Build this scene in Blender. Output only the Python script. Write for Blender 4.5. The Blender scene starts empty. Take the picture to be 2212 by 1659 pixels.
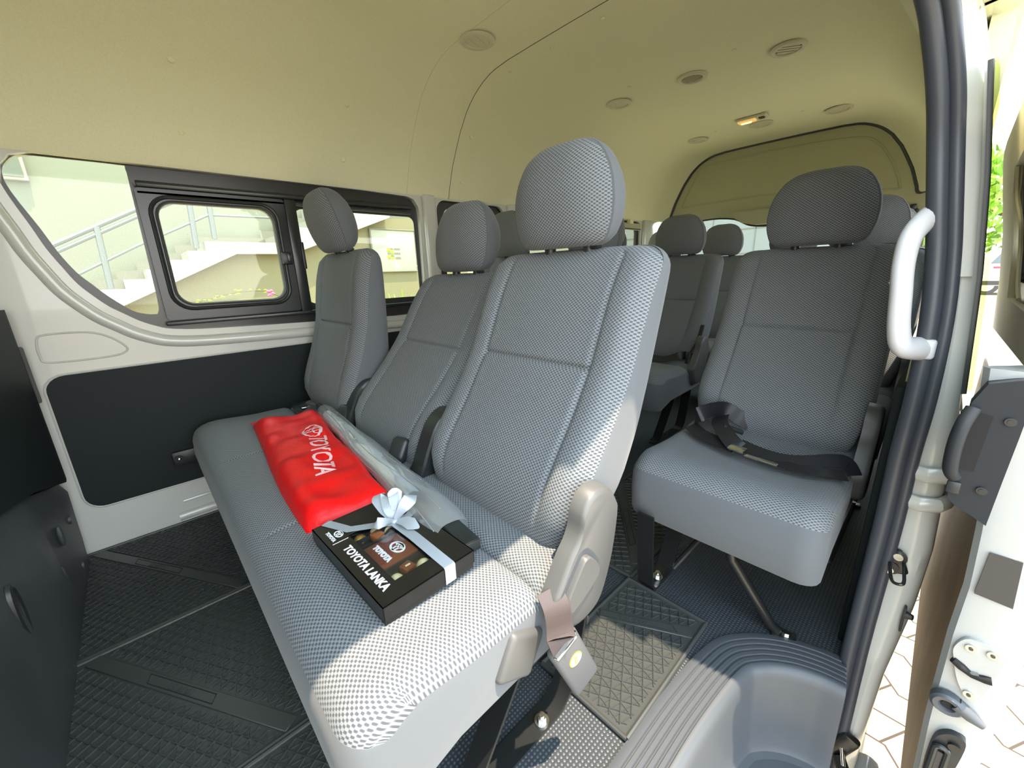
import bpy, bmesh, math, random
from mathutils import Vector, Matrix, Euler
random.seed(7)
sc = bpy.context.scene
C = sc.collection
PI = math.pi

# ------------------------------------------------------------ camera, sky, sun, exposure
cam_d = bpy.data.cameras.new('camera'); cam = bpy.data.objects.new('camera', cam_d); C.objects.link(cam)
cam_d.sensor_fit = 'HORIZONTAL'; cam_d.sensor_width = 36.0; cam_d.lens = 36.0 * 867.56 / 2212
cam_d.clip_start = 0.02; cam_d.clip_end = 500
CX = Vector((0.68626, 0.72654, -0.03396)).normalized()
cam.matrix_world = Matrix(((0.6862, -0.1724, 0.7067, 0.0), (0.7265, 0.2070, -0.6549, 0.0), (-0.0334, 0.9630, 0.2674, 0.83), (0, 0, 0, 1)))
_q = cam.matrix_world.to_quaternion(); cam.matrix_world = Matrix.Translation((0, 0, 0.83)) @ _q.to_matrix().to_4x4()
sc.camera = cam

W = bpy.data.worlds.new('sky'); sc.world = W; W.use_nodes = True
wn = W.node_tree.nodes; wl = W.node_tree.links; wn.clear()
wo = wn.new('ShaderNodeOutputWorld'); wb = wn.new('ShaderNodeBackground'); wr = wn.new('ShaderNodeValToRGB')
wt = wn.new('ShaderNodeTexCoord'); ws = wn.new('ShaderNodeSeparateXYZ')
wr.color_ramp.elements[0].position = 0.0; wr.color_ramp.elements[0].color = (1.0, 0.97, 0.94, 1)
wr.color_ramp.elements[1].position = 0.7; wr.color_ramp.elements[1].color = (0.66, 0.84, 1.0, 1)
wl.new(wt.outputs['Generated'], ws.inputs[0]); wl.new(ws.outputs['Z'], wr.inputs[0])
wl.new(wr.outputs[0], wb.inputs[0]); wl.new(wb.outputs[0], wo.inputs[0])
wb.inputs[1].default_value = 6.0

sun_d = bpy.data.lights.new('sun', 'SUN'); sun = bpy.data.objects.new('sun', sun_d); C.objects.link(sun)
sun_d.energy = 12.0; sun_d.angle = math.radians(0.6); sun_d.color = (1.0, 0.83, 0.62)
SUN = Vector((1, 0.3, 3.44)).normalized()
sun.rotation_euler = SUN.to_track_quat('Z', 'Y').to_euler(); sun.location = (3, 1, 12)

sc.view_settings.view_transform = 'Standard'; sc.view_settings.look = 'None'
sc.view_settings.gamma = 1.0; sc.view_settings.use_curve_mapping = False
sc.view_settings.exposure = 0.20

# ------------------------------------------------------------ materials
MT = {}
def mat(name, col, rough=0.5, metal=0.0, spec=0.5, coat=0.0, noise=None, bump=None, sheen=0.0, emit=None, trans=0.0):
    m = bpy.data.materials.new(name); m.use_nodes = True; nt = m.node_tree; b = nt.nodes['Principled BSDF']
    b.inputs['Base Color'].default_value = (*col, 1); b.inputs['Roughness'].default_value = rough
    b.inputs['Metallic'].default_value = metal; b.inputs['Specular IOR Level'].default_value = spec
    b.inputs['Coat Weight'].default_value = coat; b.inputs['Sheen Weight'].default_value = sheen
    b.inputs['Transmission Weight'].default_value = trans
    if emit: b.inputs['Emission Color'].default_value = (*emit[0], 1); b.inputs['Emission Strength'].default_value = emit[1]
    tc = nt.nodes.new('ShaderNodeTexCoord')
    if noise:                       # (scale, amount) colour mottling
        n = nt.nodes.new('ShaderNodeTexNoise'); n.inputs['Scale'].default_value = noise[0]; n.inputs['Detail'].default_value = 5
        r = nt.nodes.new('ShaderNodeMapRange'); r.inputs['To Min'].default_value = 1 - noise[1]; r.inputs['To Max'].default_value = 1 + noise[1]
        r.inputs['From Min'].default_value = 0.25; r.inputs['From Max'].default_value = 0.75
        x = nt.nodes.new('ShaderNodeVectorMath'); x.operation = 'SCALE'; x.inputs[0].default_value = col
        nt.links.new(tc.outputs['Object'], n.inputs['Vector']); nt.links.new(n.outputs['Fac'], r.inputs['Value'])
        nt.links.new(r.outputs[0], x.inputs['Scale']); nt.links.new(x.outputs[0], b.inputs['Base Color'])
    if bump:                        # (scale, strength, distance)
        n = nt.nodes.new('ShaderNodeTexNoise'); n.inputs['Scale'].default_value = bump[0]; n.inputs['Detail'].default_value = 4
        bp = nt.nodes.new('ShaderNodeBump'); bp.inputs['Strength'].default_value = bump[1]; bp.inputs['Distance'].default_value = bump[2]
        nt.links.new(tc.outputs['Object'], n.inputs['Vector']); nt.links.new(n.outputs['Fac'], bp.inputs['Height'])
        nt.links.new(bp.outputs[0], b.inputs['Normal'])
    MT[name] = m
    return m

def weave(name, dark, light, px, py, thr=0.42, rough=0.9):
    """two-tone knit: staggered light stitches on a dark ground, laid out in metres"""
    m = bpy.data.materials.new(name); m.use_nodes = True; nt = m.node_tree; b = nt.nodes['Principled BSDF']
    b.inputs['Roughness'].default_value = rough; b.inputs['Specular IOR Level'].default_value = 0.2; b.inputs['Sheen Weight'].default_value = 0.10
    u = nt.nodes.new('ShaderNodeUVMap'); sp = nt.nodes.new('ShaderNodeSeparateXYZ'); nt.links.new(u.outputs[0], sp.inputs[0])
    def mth(op, a, v=None, l=None):
        n = nt.nodes.new('ShaderNodeMath'); n.operation = op; nt.links.new(a, n.inputs[0])
        if l is not None: nt.links.new(l, n.inputs[1])
        elif v is not None: n.inputs[1].default_value = v
        return n.outputs[0]
    sx = mth('SINE', mth('MULTIPLY', sp.outputs['X'], 2 * PI / px)); sy = mth('SINE', mth('MULTIPLY', sp.outputs['Y'], 2 * PI / py))
    pr = mth('MULTIPLY', sx, None, sy)
    r = nt.nodes.new('ShaderNodeMapRange'); r.interpolation_type = 'SMOOTHSTEP'
    r.inputs['From Min'].default_value = -0.55; r.inputs['From Max'].default_value = 0.25; nt.links.new(pr, r.inputs['Value'])
    mx = nt.nodes.new('ShaderNodeMix'); mx.data_type = 'RGBA'; mx.inputs[6].default_value = (*dark, 1); mx.inputs[7].default_value = (*light, 1)
    nt.links.new(r.outputs[0], mx.inputs[0]); nt.links.new(mx.outputs[2], b.inputs['Base Color'])
    bp = nt.nodes.new('ShaderNodeBump'); bp.inputs['Strength'].default_value = 0.5; bp.inputs['Distance'].default_value = 0.0012
    nt.links.new(r.outputs[0], bp.inputs['Height']); nt.links.new(bp.outputs[0], b.inputs['Normal'])
    MT[name] = m
    return m

def glass(name, tint, gloss=0.05, milk=0.0):
    m = bpy.data.materials.new(name); m.use_nodes = True; nt = m.node_tree; nt.nodes.clear()
    o = nt.nodes.new('ShaderNodeOutputMaterial'); t = nt.nodes.new('ShaderNodeBsdfTransparent'); g = nt.nodes.new('ShaderNodeBsdfGlossy')
    mx = nt.nodes.new('ShaderNodeMixShader'); lw = nt.nodes.new('ShaderNodeLayerWeight'); lw.inputs[0].default_value = 0.25
    t.inputs[0].default_value = (*tint, 1); g.inputs['Roughness'].default_value = 0.03
    mu = nt.nodes.new('ShaderNodeMath'); mu.operation = 'MULTIPLY_ADD'; mu.inputs[1].default_value = gloss * 4; mu.inputs[2].default_value = gloss * 0.5
    nt.links.new(lw.outputs['Facing'], mu.inputs[0]); nt.links.new(mu.outputs[0], mx.inputs[0])
    src = t.outputs[0]
    if milk:
        d = nt.nodes.new('ShaderNodeBsdfTranslucent'); d2 = nt.nodes.new('ShaderNodeBsdfDiffuse'); a1 = nt.nodes.new('ShaderNodeMixShader'); a2 = nt.nodes.new('ShaderNodeMixShader')
        d.inputs[0].default_value = (0.88, 0.93, 0.95, 1); d2.inputs[0].default_value = (0.88, 0.93, 0.95, 1)
        nt.links.new(d2.outputs[0], a1.inputs[1]); nt.links.new(d.outputs[0], a1.inputs[2]); a2.inputs[0].default_value = milk
        nt.links.new(t.outputs[0], a2.inputs[1]); nt.links.new(a1.outputs[0], a2.inputs[2]); src = a2.outputs[0]
    nt.links.new(src, mx.inputs[1]); nt.links.new(g.outputs[0], mx.inputs[2]); nt.links.new(mx.outputs[0], o.inputs[0])
    MT[name] = m
    return m

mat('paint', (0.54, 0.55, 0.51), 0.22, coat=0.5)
mat('paint_dimmed', (0.36, 0.37, 0.36), 0.2, coat=0.5)  # same body paint, colour darkened to offset the strong daylight outside
mat('headliner', (0.76, 0.755, 0.52), 0.95, noise=(260, 0.05), bump=(420, 0.35, 0.002), spec=0.2)
mat('rear_trim', (0.40, 0.40, 0.26), 0.75, bump=(300, 0.12, 0.001), spec=0.3)
mat('ivory_trim', (0.70, 0.66, 0.46), 0.55)
mat('vent_plastic', (0.60, 0.57, 0.41), 0.5)
mat('dark_board', (0.008, 0.013, 0.014), 0.6, bump=(500, 0.15, 0.0008), spec=0.25)
mat('black_plastic', (0.020, 0.023, 0.024), 0.38)
mat('frame_black', (0.016, 0.020, 0.020), 0.30, spec=0.6)
mat('ceramic', (0.035, 0.034, 0.034), 0.25)
mat('rubber', (0.042, 0.045, 0.043), 0.40, spec=0.5)
mat('seal_rubber', (0.042, 0.048, 0.060), 0.42, spec=0.55)
mat('plain_fabric', (0.108, 0.118, 0.128), 0.92, bump=(900, 0.25, 0.0006), spec=0.2, sheen=0.15)
mat('plain_fabric_dark', (0.085, 0.088, 0.085), 0.92, bump=(900, 0.25, 0.0006), spec=0.2, sheen=0.1)
weave('woven', (0.066, 0.073, 0.088), (0.196, 0.212, 0.218), 0.0088, 0.0068)
mat('grey_plastic', (0.085, 0.085, 0.083), 0.42, bump=(700, 0.08, 0.0005))
mat('sill_plastic', (0.060, 0.067, 0.076), 0.45, bump=(700, 0.08, 0.0005))
mat('riser_vinyl', (0.050, 0.057, 0.062), 0.5, bump=(600, 0.3, 0.0015), noise=(6, 0.25))
mat('steel_black', (0.012, 0.013, 0.013), 0.28, spec=0.6)
mat('zinc', (0.62, 0.62, 0.60), 0.25, metal=1.0)
mat('chrome', (0.75, 0.77, 0.78), 0.12, metal=1.0)
mat('webbing', (0.010, 0.011, 0.014), 0.5, bump=(1500, 0.3, 0.0004))
mat('webbing_brown', (0.060, 0.046, 0.048), 0.65, bump=(1200, 0.4, 0.0006))
mat('buckle_grey', (0.085, 0.088, 0.094), 0.4)
mat('red_nylon', (0.78, 0.004, 0.006), 0.45, spec=0.35, bump=(30, 0.5, 0.006))
mat('print_pink', (0.85, 0.55, 0.56), 0.6)
mat('box_black', (0.012, 0.011, 0.010), 0.32, noise=(40, 0.3))
mat('print_white', (0.85, 0.86, 0.88), 0.5)
mat('ribbon_silver', (0.36, 0.40, 0.44), 0.35, metal=0.25, bump=(900, 0.35, 0.0006))
mat('choc_brown', (0.16, 0.042, 0.022), 0.38)
mat('choc_orange', (0.30, 0.10, 0.03), 0.4)
mat('choc_white', (0.72, 0.64, 0.36), 0.45)
mat('choc_dark', (0.030, 0.020, 0.015), 0.4)
mat('gold_foil', (0.55, 0.30, 0.07), 0.3, metal=0.6, bump=(200, 0.6, 0.002))
mat('tray', (0.015, 0.018, 0.022), 0.3)
mat('umbrella_cloth', (0.60, 0.65, 0.67), 0.6, bump=(90, 0.5, 0.004))
mat('sticker_yellow', (0.80, 0.70, 0.02), 0.5)
mat('sticker_grey', (0.045, 0.041, 0.039), 0.5)
mat('handle_plastic', (0.52, 0.52, 0.53), 0.35)
mat('door_handle_plastic', (0.020, 0.023, 0.027), 0.5, spec=0.25, bump=(700, 0.1, 0.0005))
mat('hardboard', (0.29, 0.18, 0.085), 0.5, noise=(8, 0.25))
mat('lamp_lens', (0.75, 0.62, 0.38), 0.35, emit=((1.0, 0.50, 0.10), 0.5))
mat('lamp_bulb', (1, 0.6, 0.2), 0.4, emit=((1.0, 0.62, 0.12), 6.0))
mat('black_void', (0.006, 0.006, 0.006), 0.8)
glass('window_glass', (0.86, 0.89, 0.80)); glass('dark_glass', (0.40, 0.44, 0.40)); glass('rear_glass', (0.88, 0.92, 0.88)); glass('green_glass', (0.88, 0.94, 0.62))
glass('clear_film', (0.96, 0.97, 0.97), 0.05); glass('film_soft', (0.93, 0.95, 0.97), 0.14, 0.34); glass('film_crease', (0.95, 0.97, 0.98), 0.25, 0.5)
mat('wall_cream', (0.185, 0.20, 0.165), 0.9, noise=(0.6, 0.04)); mat('wall_yellow', (0.20, 0.185, 0.115), 0.9, noise=(0.6, 0.04))
mat('stair_white', (0.36, 0.36, 0.33), 0.85); mat('stair_grey', (0.17, 0.17, 0.145), 0.85)
mat('rail_grey', (0.13, 0.15, 0.17), 0.5); mat('pane_dark', (0.10, 0.12, 0.10), 0.2)
mat('cladding', (0.22, 0.24, 0.24), 0.6); mat('board_white', (0.33, 0.335, 0.30), 0.6)
mat('leaf', (0.20, 0.36, 0.05), 0.6, noise=(3, 0.3)); mat('leaf_bright', (0.28, 0.50, 0.02), 0.5, noise=(9, 0.3)); mat('bark', (0.10, 0.075, 0.055), 0.9)
mat('petal', (0.80, 0.12, 0.35), 0.6); mat('car_white', (0.74, 0.74, 0.76), 0.25, coat=0.4); mat('car_glass', (0.10, 0.14, 0.16), 0.1)
mat('car_red', (0.75, 0.05, 0.07), 0.4)

def vinyl(name):
    m = mat(name, (0.060, 0.066, 0.075), 0.45, spec=0.45); nt = m.node_tree; b = nt.nodes['Principled BSDF']
    tc = nt.nodes.new('ShaderNodeTexCoord'); v = nt.nodes.new('ShaderNodeTexVoronoi'); v.inputs['Scale'].default_value = 135; v.inputs['Randomness'].default_value = 0.0
    r = nt.nodes.new('ShaderNodeMapRange'); r.inputs['From Min'].default_value = 0.15; r.inputs['From Max'].default_value = 0.40; r.inputs['To Min'].default_value = 1; r.inputs['To Max'].default_value = 0
    mp = nt.nodes.new('ShaderNodeMapping'); mp.inputs['Scale'].default_value = (1, 1, 0.0)
    nt.links.new(tc.outputs['Object'], mp.inputs['Vector']); nt.links.new(mp.outputs[0], v.inputs['Vector']); nt.links.new(v.outputs['Distance'], r.inputs['Value'])
    mx = nt.nodes.new('ShaderNodeMix'); mx.data_type = 'RGBA'; mx.inputs[6].default_value = (0.028, 0.034, 0.040, 1); mx.inputs[7].default_value = (0.078, 0.084, 0.090, 1)
    nt.links.new(r.outputs[0], mx.inputs[0]); nt.links.new(mx.outputs[2], b.inputs['Base Color'])
    bp = nt.nodes.new('ShaderNodeBump'); bp.inputs['Strength'].default_value = 0.6; bp.inputs['Distance'].default_value = 0.001
    nt.links.new(r.outputs[0], bp.inputs['Height']); nt.links.new(bp.outputs[0], b.inputs['Normal'])
vinyl('floor_vinyl')

def pavers(name):
    m = mat(name, (0.55, 0.45, 0.31), 0.9); nt = m.node_tree; b = nt.nodes['Principled BSDF']
    tc = nt.nodes.new('ShaderNodeTexCoord'); mp = nt.nodes.new('ShaderNodeMapping'); mp.inputs['Rotation'].default_value = (0, 0, 0.5)
    w = nt.nodes.new('ShaderNodeTexWave'); w.wave_profile = 'TRI'; w.inputs['Scale'].default_value = 1.6; w.inputs['Distortion'].default_value = 0
    sub = nt.nodes.new('ShaderNodeVectorMath'); sub.operation = 'ADD'; cx = nt.nodes.new('ShaderNodeCombineXYZ')
    mul = nt.nodes.new('ShaderNodeMath'); mul.operation = 'MULTIPLY'; mul.inputs[1].default_value = 0.05
    br = nt.nodes.new('ShaderNodeTexBrick'); br.inputs['Scale'].default_value = 1; br.inputs['Brick Width'].default_value = 0.24; br.inputs['Row Height'].default_value = 0.13
    br.inputs['Mortar Size'].default_value = 0.0035; br.inputs['Color1'].default_value = (0.32, 0.265, 0.185, 1); br.inputs['Color2'].default_value = (0.285, 0.235, 0.165, 1); br.inputs['Mortar'].default_value = (0.05, 0.035, 0.025, 1)
    nt.links.new(tc.outputs['Object'], mp.inputs[0]); nt.links.new(mp.outputs[0], w.inputs['Vector']); nt.links.new(w.outputs['Fac'], mul.inputs[0])
    nt.links.new(mul.outputs[0], cx.inputs['Y']); nt.links.new(mp.outputs[0], sub.inputs[0]); nt.links.new(cx.outputs[0], sub.inputs[1])
    nt.links.new(sub.outputs[0], br.inputs['Vector']); nt.links.new(br.outputs['Color'], b.inputs['Base Color'])
pavers('pavers')

# ------------------------------------------------------------ mesh helpers
class MB:
    """collects shapes in world metres; build() links them as ONE mesh object"""
    def __init__(s):
        s.bm = bmesh.new(); s.mats = []; s.uv = s.bm.loops.layers.uv.new('UVMap')
    def mi(s, m):
        if m not in s.mats: s.mats.append(m)
        return s.mats.index(m)
    def face(s, vs, m, uvs=None, smooth=True):
        try: f = s.bm.faces.new(vs)
        except ValueError: return None
        f.material_index = s.mi(m); f.smooth = smooth
        if uvs:
            for l, u in zip(f.loops, uvs): l[s.uv].uv = u
        return f
    def merge(s, bm2, m):
        k = s.mi(m); mp = {}
        for v in bm2.verts: mp[v] = s.bm.verts.new(v.co)
        for f in bm2.faces:
            try: g = s.bm.faces.new([mp[v] for v in f.verts])
            except ValueError: continue
            g.material_index = k; g.smooth = True
        bm2.free()
    def box(s, c, size, m, r=0.0, rot=None, seg=2):
        b = bmesh.new(); bmesh.ops.create_cube(b, size=1.0)
        for v in b.verts: v.co = Vector((v.co.x * size[0], v.co.y * size[1], v.co.z * size[2]))
        if r > 0: bmesh.ops.bevel(b, geom=list(b.edges), offset=min(r, min(size) * 0.49), segments=seg, affect='EDGES', profile=0.5)
        M = Matrix.Translation(c) @ (Euler(rot).to_matrix().to_4x4() if rot else Matrix())
        bmesh.ops.transform(b, matrix=M, verts=b.verts); s.merge(b, m)
    def obox(s, M, size, m, r=0.0, seg=2):
        b = bmesh.new(); bmesh.ops.create_cube(b, size=1.0)
        for v in b.verts: v.co = Vector((v.co.x * size[0], v.co.y * size[1], v.co.z * size[2]))
        if r > 0: bmesh.ops.bevel(b, geom=list(b.edges), offset=min(r, min(size) * 0.49), segments=seg, affect='EDGES', profile=0.5)
        bmesh.ops.transform(b, matrix=M, verts=b.verts); s.merge(b, m)
    def cyl(s, p0, p1, r0, m, r1=None, n=16):
        p0 = Vector(p0); p1 = Vector(p1); r1 = r0 if r1 is None else r1
        b = bmesh.new(); d = p1 - p0
        bmesh.ops.create_cone(b, cap_ends=True, segments=n, radius1=r0, radius2=r1, depth=d.length)
        M = Matrix.Translation((p0 + p1) / 2) @ d.to_track_quat('Z', 'Y').to_matrix().to_4x4()
        bmesh.ops.transform(b, matrix=M, verts=b.verts); s.merge(b, m)
    def ball(s, c, r, m, sc3=(1, 1, 1), n=16):
        b = bmesh.new(); bmesh.ops.create_uvsphere(b, u_segments=n, v_segments=max(6, n // 2), radius=r)
        for v in b.verts: v.co = Vector((v.co.x * sc3[0], v.co.y * sc3[1], v.co.z * sc3[2])) + Vector(c)
        s.merge(b, m)
    def rings(s, rings, m, closed=True, caps=True, segm=None, uvs=None):
        """skin successive rings; segm[j] = material of segment j; uvs[i][j] optional"""
        R = [[s.bm.verts.new(p) for p in r] for r in rings]; n = len(R[0])
        for i in range(len(R) - 1):
            for j in range(n if closed else n - 1):
                k = (j + 1) % n
                mm = segm[j] if segm else m
                u = [uvs[i][j], uvs[i][j + 1 if uvs and len(uvs[i]) > j + 1 else k], uvs[i + 1][j + 1 if len(uvs[i]) > j + 1 else k], uvs[i + 1][j]] if uvs else None
                s.face([R[i][j], R[i][k], R[i + 1][k], R[i + 1][j]], mm, u)
        if caps:
            s.face(list(reversed(R[0])), m); s.face(R[-1], m)
        return R
    def tube(s, path, r, m, n=10, closed=False, caps=True, flat=1.0, up=None):
        P = [Vector(p) for p in path]; rs = r if isinstance(r, (list, tuple)) else [r] * len(P)
        rg = []; up0 = Vector(up) if up else None
        for i, p in enumerate(P):
            if closed: t = (P[(i + 1) % len(P)] - P[i - 1])
            else: t = P[min(i + 1, len(P) - 1)] - P[max(i - 1, 0)]
            t.normalize()
            u = up0 if up0 else (Vector((0, 0, 1)) if abs(t.z) < 0.9 else Vector((0, 1, 0)))
            if i and not up0: u = pu
            a = t.cross(u); a = a.normalized() if a.length > 1e-6 else t.orthogonal().normalized()
            bb = a.cross(t).normalized(); pu = bb
            rg.append([p + a * math.cos(2 * PI * k / n) * rs[i] + bb * math.sin(2 * PI * k / n) * rs[i] * flat for k in range(n)])
        if closed: rg.append(rg[0])
        s.rings(rg, m, caps=caps and not closed)
    def strip(s, path, wdir, w, t, m, uvscale=None):
        """flat band following path; wdir = width direction (vector or list)"""
        P = [Vector(p) for p in path]; rg = []
        for i, p in enumerate(P):
            d = (P[min(i + 1, len(P) - 1)] - P[max(i - 1, 0)]).normalized()
            wd = Vector(wdir[i] if isinstance(wdir, list) else wdir); wd = (wd - d * wd.dot(d)).normalized(); nn = d.cross(wd)
            ww = w[i] if isinstance(w, list) else w
            rg.append([p + wd * ww / 2 + nn * t / 2, p - wd * ww / 2 + nn * t / 2, p - wd * ww / 2 - nn * t / 2, p + wd * ww / 2 - nn * t / 2])
        s.rings(rg, m)
    def plate(s, axis, val, thick, outline, m, holes=(), rim=None):
        """flat plate with holes; outline/holes are 2-D loops in the plane normal to axis; extruded by thick along the axis"""
        b = bmesh.new()
        def P(q, o): 
            l = list(q); l.insert(axis, val + o); return Vector(l)
        es = []; loops = []
        for L in [outline] + list(holes):
            vs = [b.verts.new(P(q, 0)) for q in L]; loops.append(vs)
            for i in range(len(vs)): es.append(b.edges.new((vs[i], vs[(i + 1) % len(vs)])))
        bmesh.ops.triangle_fill(b, use_beauty=True, use_dissolve=False, edges=es)
        fs = list(b.faces)
        if thick:
            top = [[b.verts.new(P(q, thick)) for q in L] for L in [outline] + list(holes)]
            mp = {}
            for A, B in zip(loops, top):
                for p, q in zip(A, B): mp[p] = q
            for f in fs: b.faces.new([mp[v] for v in reversed(f.verts)])
            for A, B in zip(loops, top):
                for i in range(len(A)):
                    j = (i + 1) % len(A); b.faces.new((A[i], A[j], B[j], B[i]))
        bmesh.ops.recalc_face_normals(b, faces=b.faces)
        s.merge(b, m)
    def build(s, name, parent=None, origin=None, sharp=38, M=None):
        me = bpy.data.meshes.new(name)
        bmesh.ops.remove_doubles(s.bm, verts=s.bm.verts, dist=1e-6)
        bmesh.ops.recalc_face_normals(s.bm, faces=s.bm.faces)
        if M is not None: bmesh.ops.transform(s.bm, matrix=M, verts=s.bm.verts)
        o = bpy.data.objects.new(name, me)
        if parent is not None:
            off = parent.get('_o'); off = Vector(off)
        else:
            vs = [v.co for v in s.bm.verts]
            if origin is None:
                origin = ((min(v.x for v in vs) + max(v.x for v in vs)) / 2, (min(v.y for v in vs) + max(v.y for v in vs)) / 2, min(v.z for v in vs))
            off = Vector(origin); o.location = off
        for v in s.bm.verts: v.co -= off
        s.bm.to_mesh(me); s.bm.free()
        for m in s.mats: me.materials.append(MT[m])
        me.set_sharp_from_angle(angle=math.radians(sharp))
        C.objects.link(o)
        if parent is not None: o.parent = parent
        o['_o'] = tuple(off)
        return o

def thing(name, label, cat, loc, group=None):
    o = bpy.data.objects.new(name, None); C.objects.link(o); o.location = loc; o['_o'] = tuple(loc)
    o.empty_display_size = 0.05
    o['label'] = label; o['category'] = cat
    if group: o['group'] = group
    return o
def tag(o, label, cat, group=None):
    o['label'] = label; o['category'] = cat
    if group: o['group'] = group
    return o
def struct(o, label=None):
    o['kind'] = 'structure'
    if label: o['label'] = label
    return o
def copy_tree(o, parent=None):
    c = o.copy(); C.objects.link(c)
    if parent: c.parent = parent
    for ch in list(o.children): copy_tree(ch, c)
    return c
def cr(pts, n=8, closed=False):
    """Catmull-Rom through points"""
    P = [Vector(p) for p in pts]; out = []; N = len(P)
    rng = range(N if closed else N - 1)
    for i in rng:
        if closed: a, b, c, d = P[(i - 1) % N], P[i], P[(i + 1) % N], P[(i + 2) % N]
        else: a, b, c, d = P[max(i - 1, 0)], P[i], P[i + 1], P[min(i + 2, N - 1)]
        for k in range(n):
            t = k / n
            out.append(0.5 * ((2 * b) + (c - a) * t + (2 * a - 5 * b + 4 * c - d) * t * t + (3 * b - a - 3 * c + d) * t ** 3))
    if not closed: out.append(P[-1])
    return out
def rrect(a0, a1, b0, b1, r, n=6):
    L = []
    for (cx, cy, s) in ((a1 - r, b1 - r, 0), (a0 + r, b1 - r, 1), (a0 + r, b0 + r, 2), (a1 - r, b0 + r, 3)):
        for k in range(n + 1):
            t = (s + k / n) * PI / 2; L.append((cx + r * math.cos(t), cy + r * math.sin(t)))
    return L
def lerp(a, b, t): return a + (b - a) * t
def interp(T, x):
    if x <= T[0][0]: return T[0][1]
    for (a, p), (b, q) in zip(T, T[1:]):
        if x <= b: return lerp(p, q, (x - a) / (b - a))
    return T[-1][1]
def text_mesh(mb, txt, size, M, m, bold=0.0, depth=0.0006, align='CENTER', shear=0.0, space=1.0):
    cu = bpy.data.curves.new('t', 'FONT'); cu.body = txt; cu.size = size; cu.align_x = align; cu.align_y = 'CENTER'
    cu.extrude = depth; cu.offset = bold; cu.shear = shear; cu.space_character = space; cu.resolution_u = 3
    ob = bpy.data.objects.new('t', cu); C.objects.link(ob); dg = bpy.context.evaluated_depsgraph_get()
    me = bpy.data.meshes.new_from_object(ob.evaluated_get(dg))
    b = bmesh.new(); b.from_mesh(me); bmesh.ops.transform(b, matrix=M, verts=b.verts); mb.merge(b, m)
    bpy.data.objects.remove(ob); bpy.data.curves.remove(cu); bpy.data.meshes.remove(me)
def emblem(mb, w, M, m, t=0.09, depth=0.0006):
    """badge of three ovals"""
    h = w * 0.68
    def ring(cx, cy, a, b, th):
        n = 40; R = []
        for k in range(n):
            c, s_ = math.cos(2 * PI * k / n), math.sin(2 * PI * k / n)
            R.append([M @ Vector((cx + a * c, cy + b * s_, depth)), M @ Vector((cx + (a - th) * c, cy + (b - th) * s_, depth)),
                      M @ Vector((cx + (a - th) * c, cy + (b - th) * s_, 0)), M @ Vector((cx + a * c, cy + b * s_, 0))])
        R.append(R[0]); mb.rings(R, m, caps=False)
    T = w * t
    ring(0, 0, w / 2, h / 2, T); ring(0, h * 0.21, w * 0.31, h * 0.22, T * 0.8); ring(0, 0, w * 0.15, h * 0.46, T * 0.7)

# ------------------------------------------------------------ vehicle shell
XR = -1.743                                   # inner face of the right side wall
def X2(p): return (-1.82 - p[0], p[1])
RP = [(-1.775, 1.188), (-1.752, 1.181), (-1.742, 1.183), (-1.735, 1.194), (-1.730, 1.215), (-1.700, 1.29), (-1.691, 1.311), (-1.655, 1.375), (-1.637, 1.405), (-1.617, 1.437), (-1.562, 1.503), (-1.530, 1.530), (-1.503, 1.549),
      (-1.472, 1.566), (-1.439, 1.580), (-1.405, 1.591), (-1.369, 1.598), (-1.293, 1.604), (-1.17, 1.606), (-1.04, 1.607), (-0.91, 1.607)]
PROF = RP + [X2(p) for p in reversed(RP[:-1])]
PROF_OPEN = [p for p in PROF if not (p[0] > -0.5 and p[1] < 1.40)]
ROOF_EDGE = PROF_OPEN[-1]

def headliner():
    mb = MB()
    def sweep(prof, ys, scl):
        rg = []
        for y, s in zip(ys, scl):
            inn = [Vector((-0.925 + (p[0] + 0.91) * s + (0.015 if s == 1 else 0), y, p[1])) for p in prof]
            out = [Vector((-0.91 + (v.x + 0.91) * 1.06, y, v.z + 0.05 * max(0.15, (v.z - 1.15) / 0.45))) for v in inn]
            rg.append(inn + list(reversed(out)))
        RR = mb.rings(rg, 'headliner', caps=False); n = len(prof)
        for e in (RR[0], RR[-1]):
            for k in range(n - 1): mb.face([e[k], e[k + 1], e[2 * n - 2 - k], e[2 * n - 1 - k]], 'headliner')
    cut = lambda zz: [p for p in PROF if not (p[0] > -0.5 and p[1] < zz)]
    for y0, y1, zz in ((-1.62, .56, 1.40), (.5601, .70, 1.37), (.7001, .80, 1.28), (.8001, 1.011, 1.17)):
        sweep(cut(zz), [y0, (y0 + y1) / 2, y1], [1] * 3)
    sweep(PROF, [1.012, 1.2, 2.2, 3.0, 3.12, 3.20, 3.26, 3.30], [1, 1, 1, 1, 0.985, 0.955, 0.91, 0.86])
    o = struct(mb.build('ceiling', origin=(-0.91, 1, 1.6)), 'beige felt headliner of the high roof')
    s = MB(); s.tube([(p[0] + 0.0005, 1.236, p[1] - 0.0003) for p in PROF if p[0] < 0], 0.0011, 'sticker_grey', n=6); s.build('panel_seam', o)
    for c in [(-1.614, .232, 1.44), (-1.616, .729, 1.438), (-1.705, .231, 1.281), (-1.707, .728, 1.275), (-0.913, 1.30, 1.606), (-1.129, 1.30, 1.606), (-1.35, 1.30, 1.600),
              (-1.129, 1.817, 1.606), (-0.707, 1.851, 1.606), (-1.131, 2.787, 1.606), (-1.62, 1.30, 1.432), (-1.714, 1.30, 1.26), (-0.70, 2.83, 1.606)]:
        k = MB(); k.ball(c, 0.009, 'headliner', (1, 1, 0.45) if c[2] > 1.55 else (0.45, 1, 1), 12); k.build('clip', o)
    return o
headliner()

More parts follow.
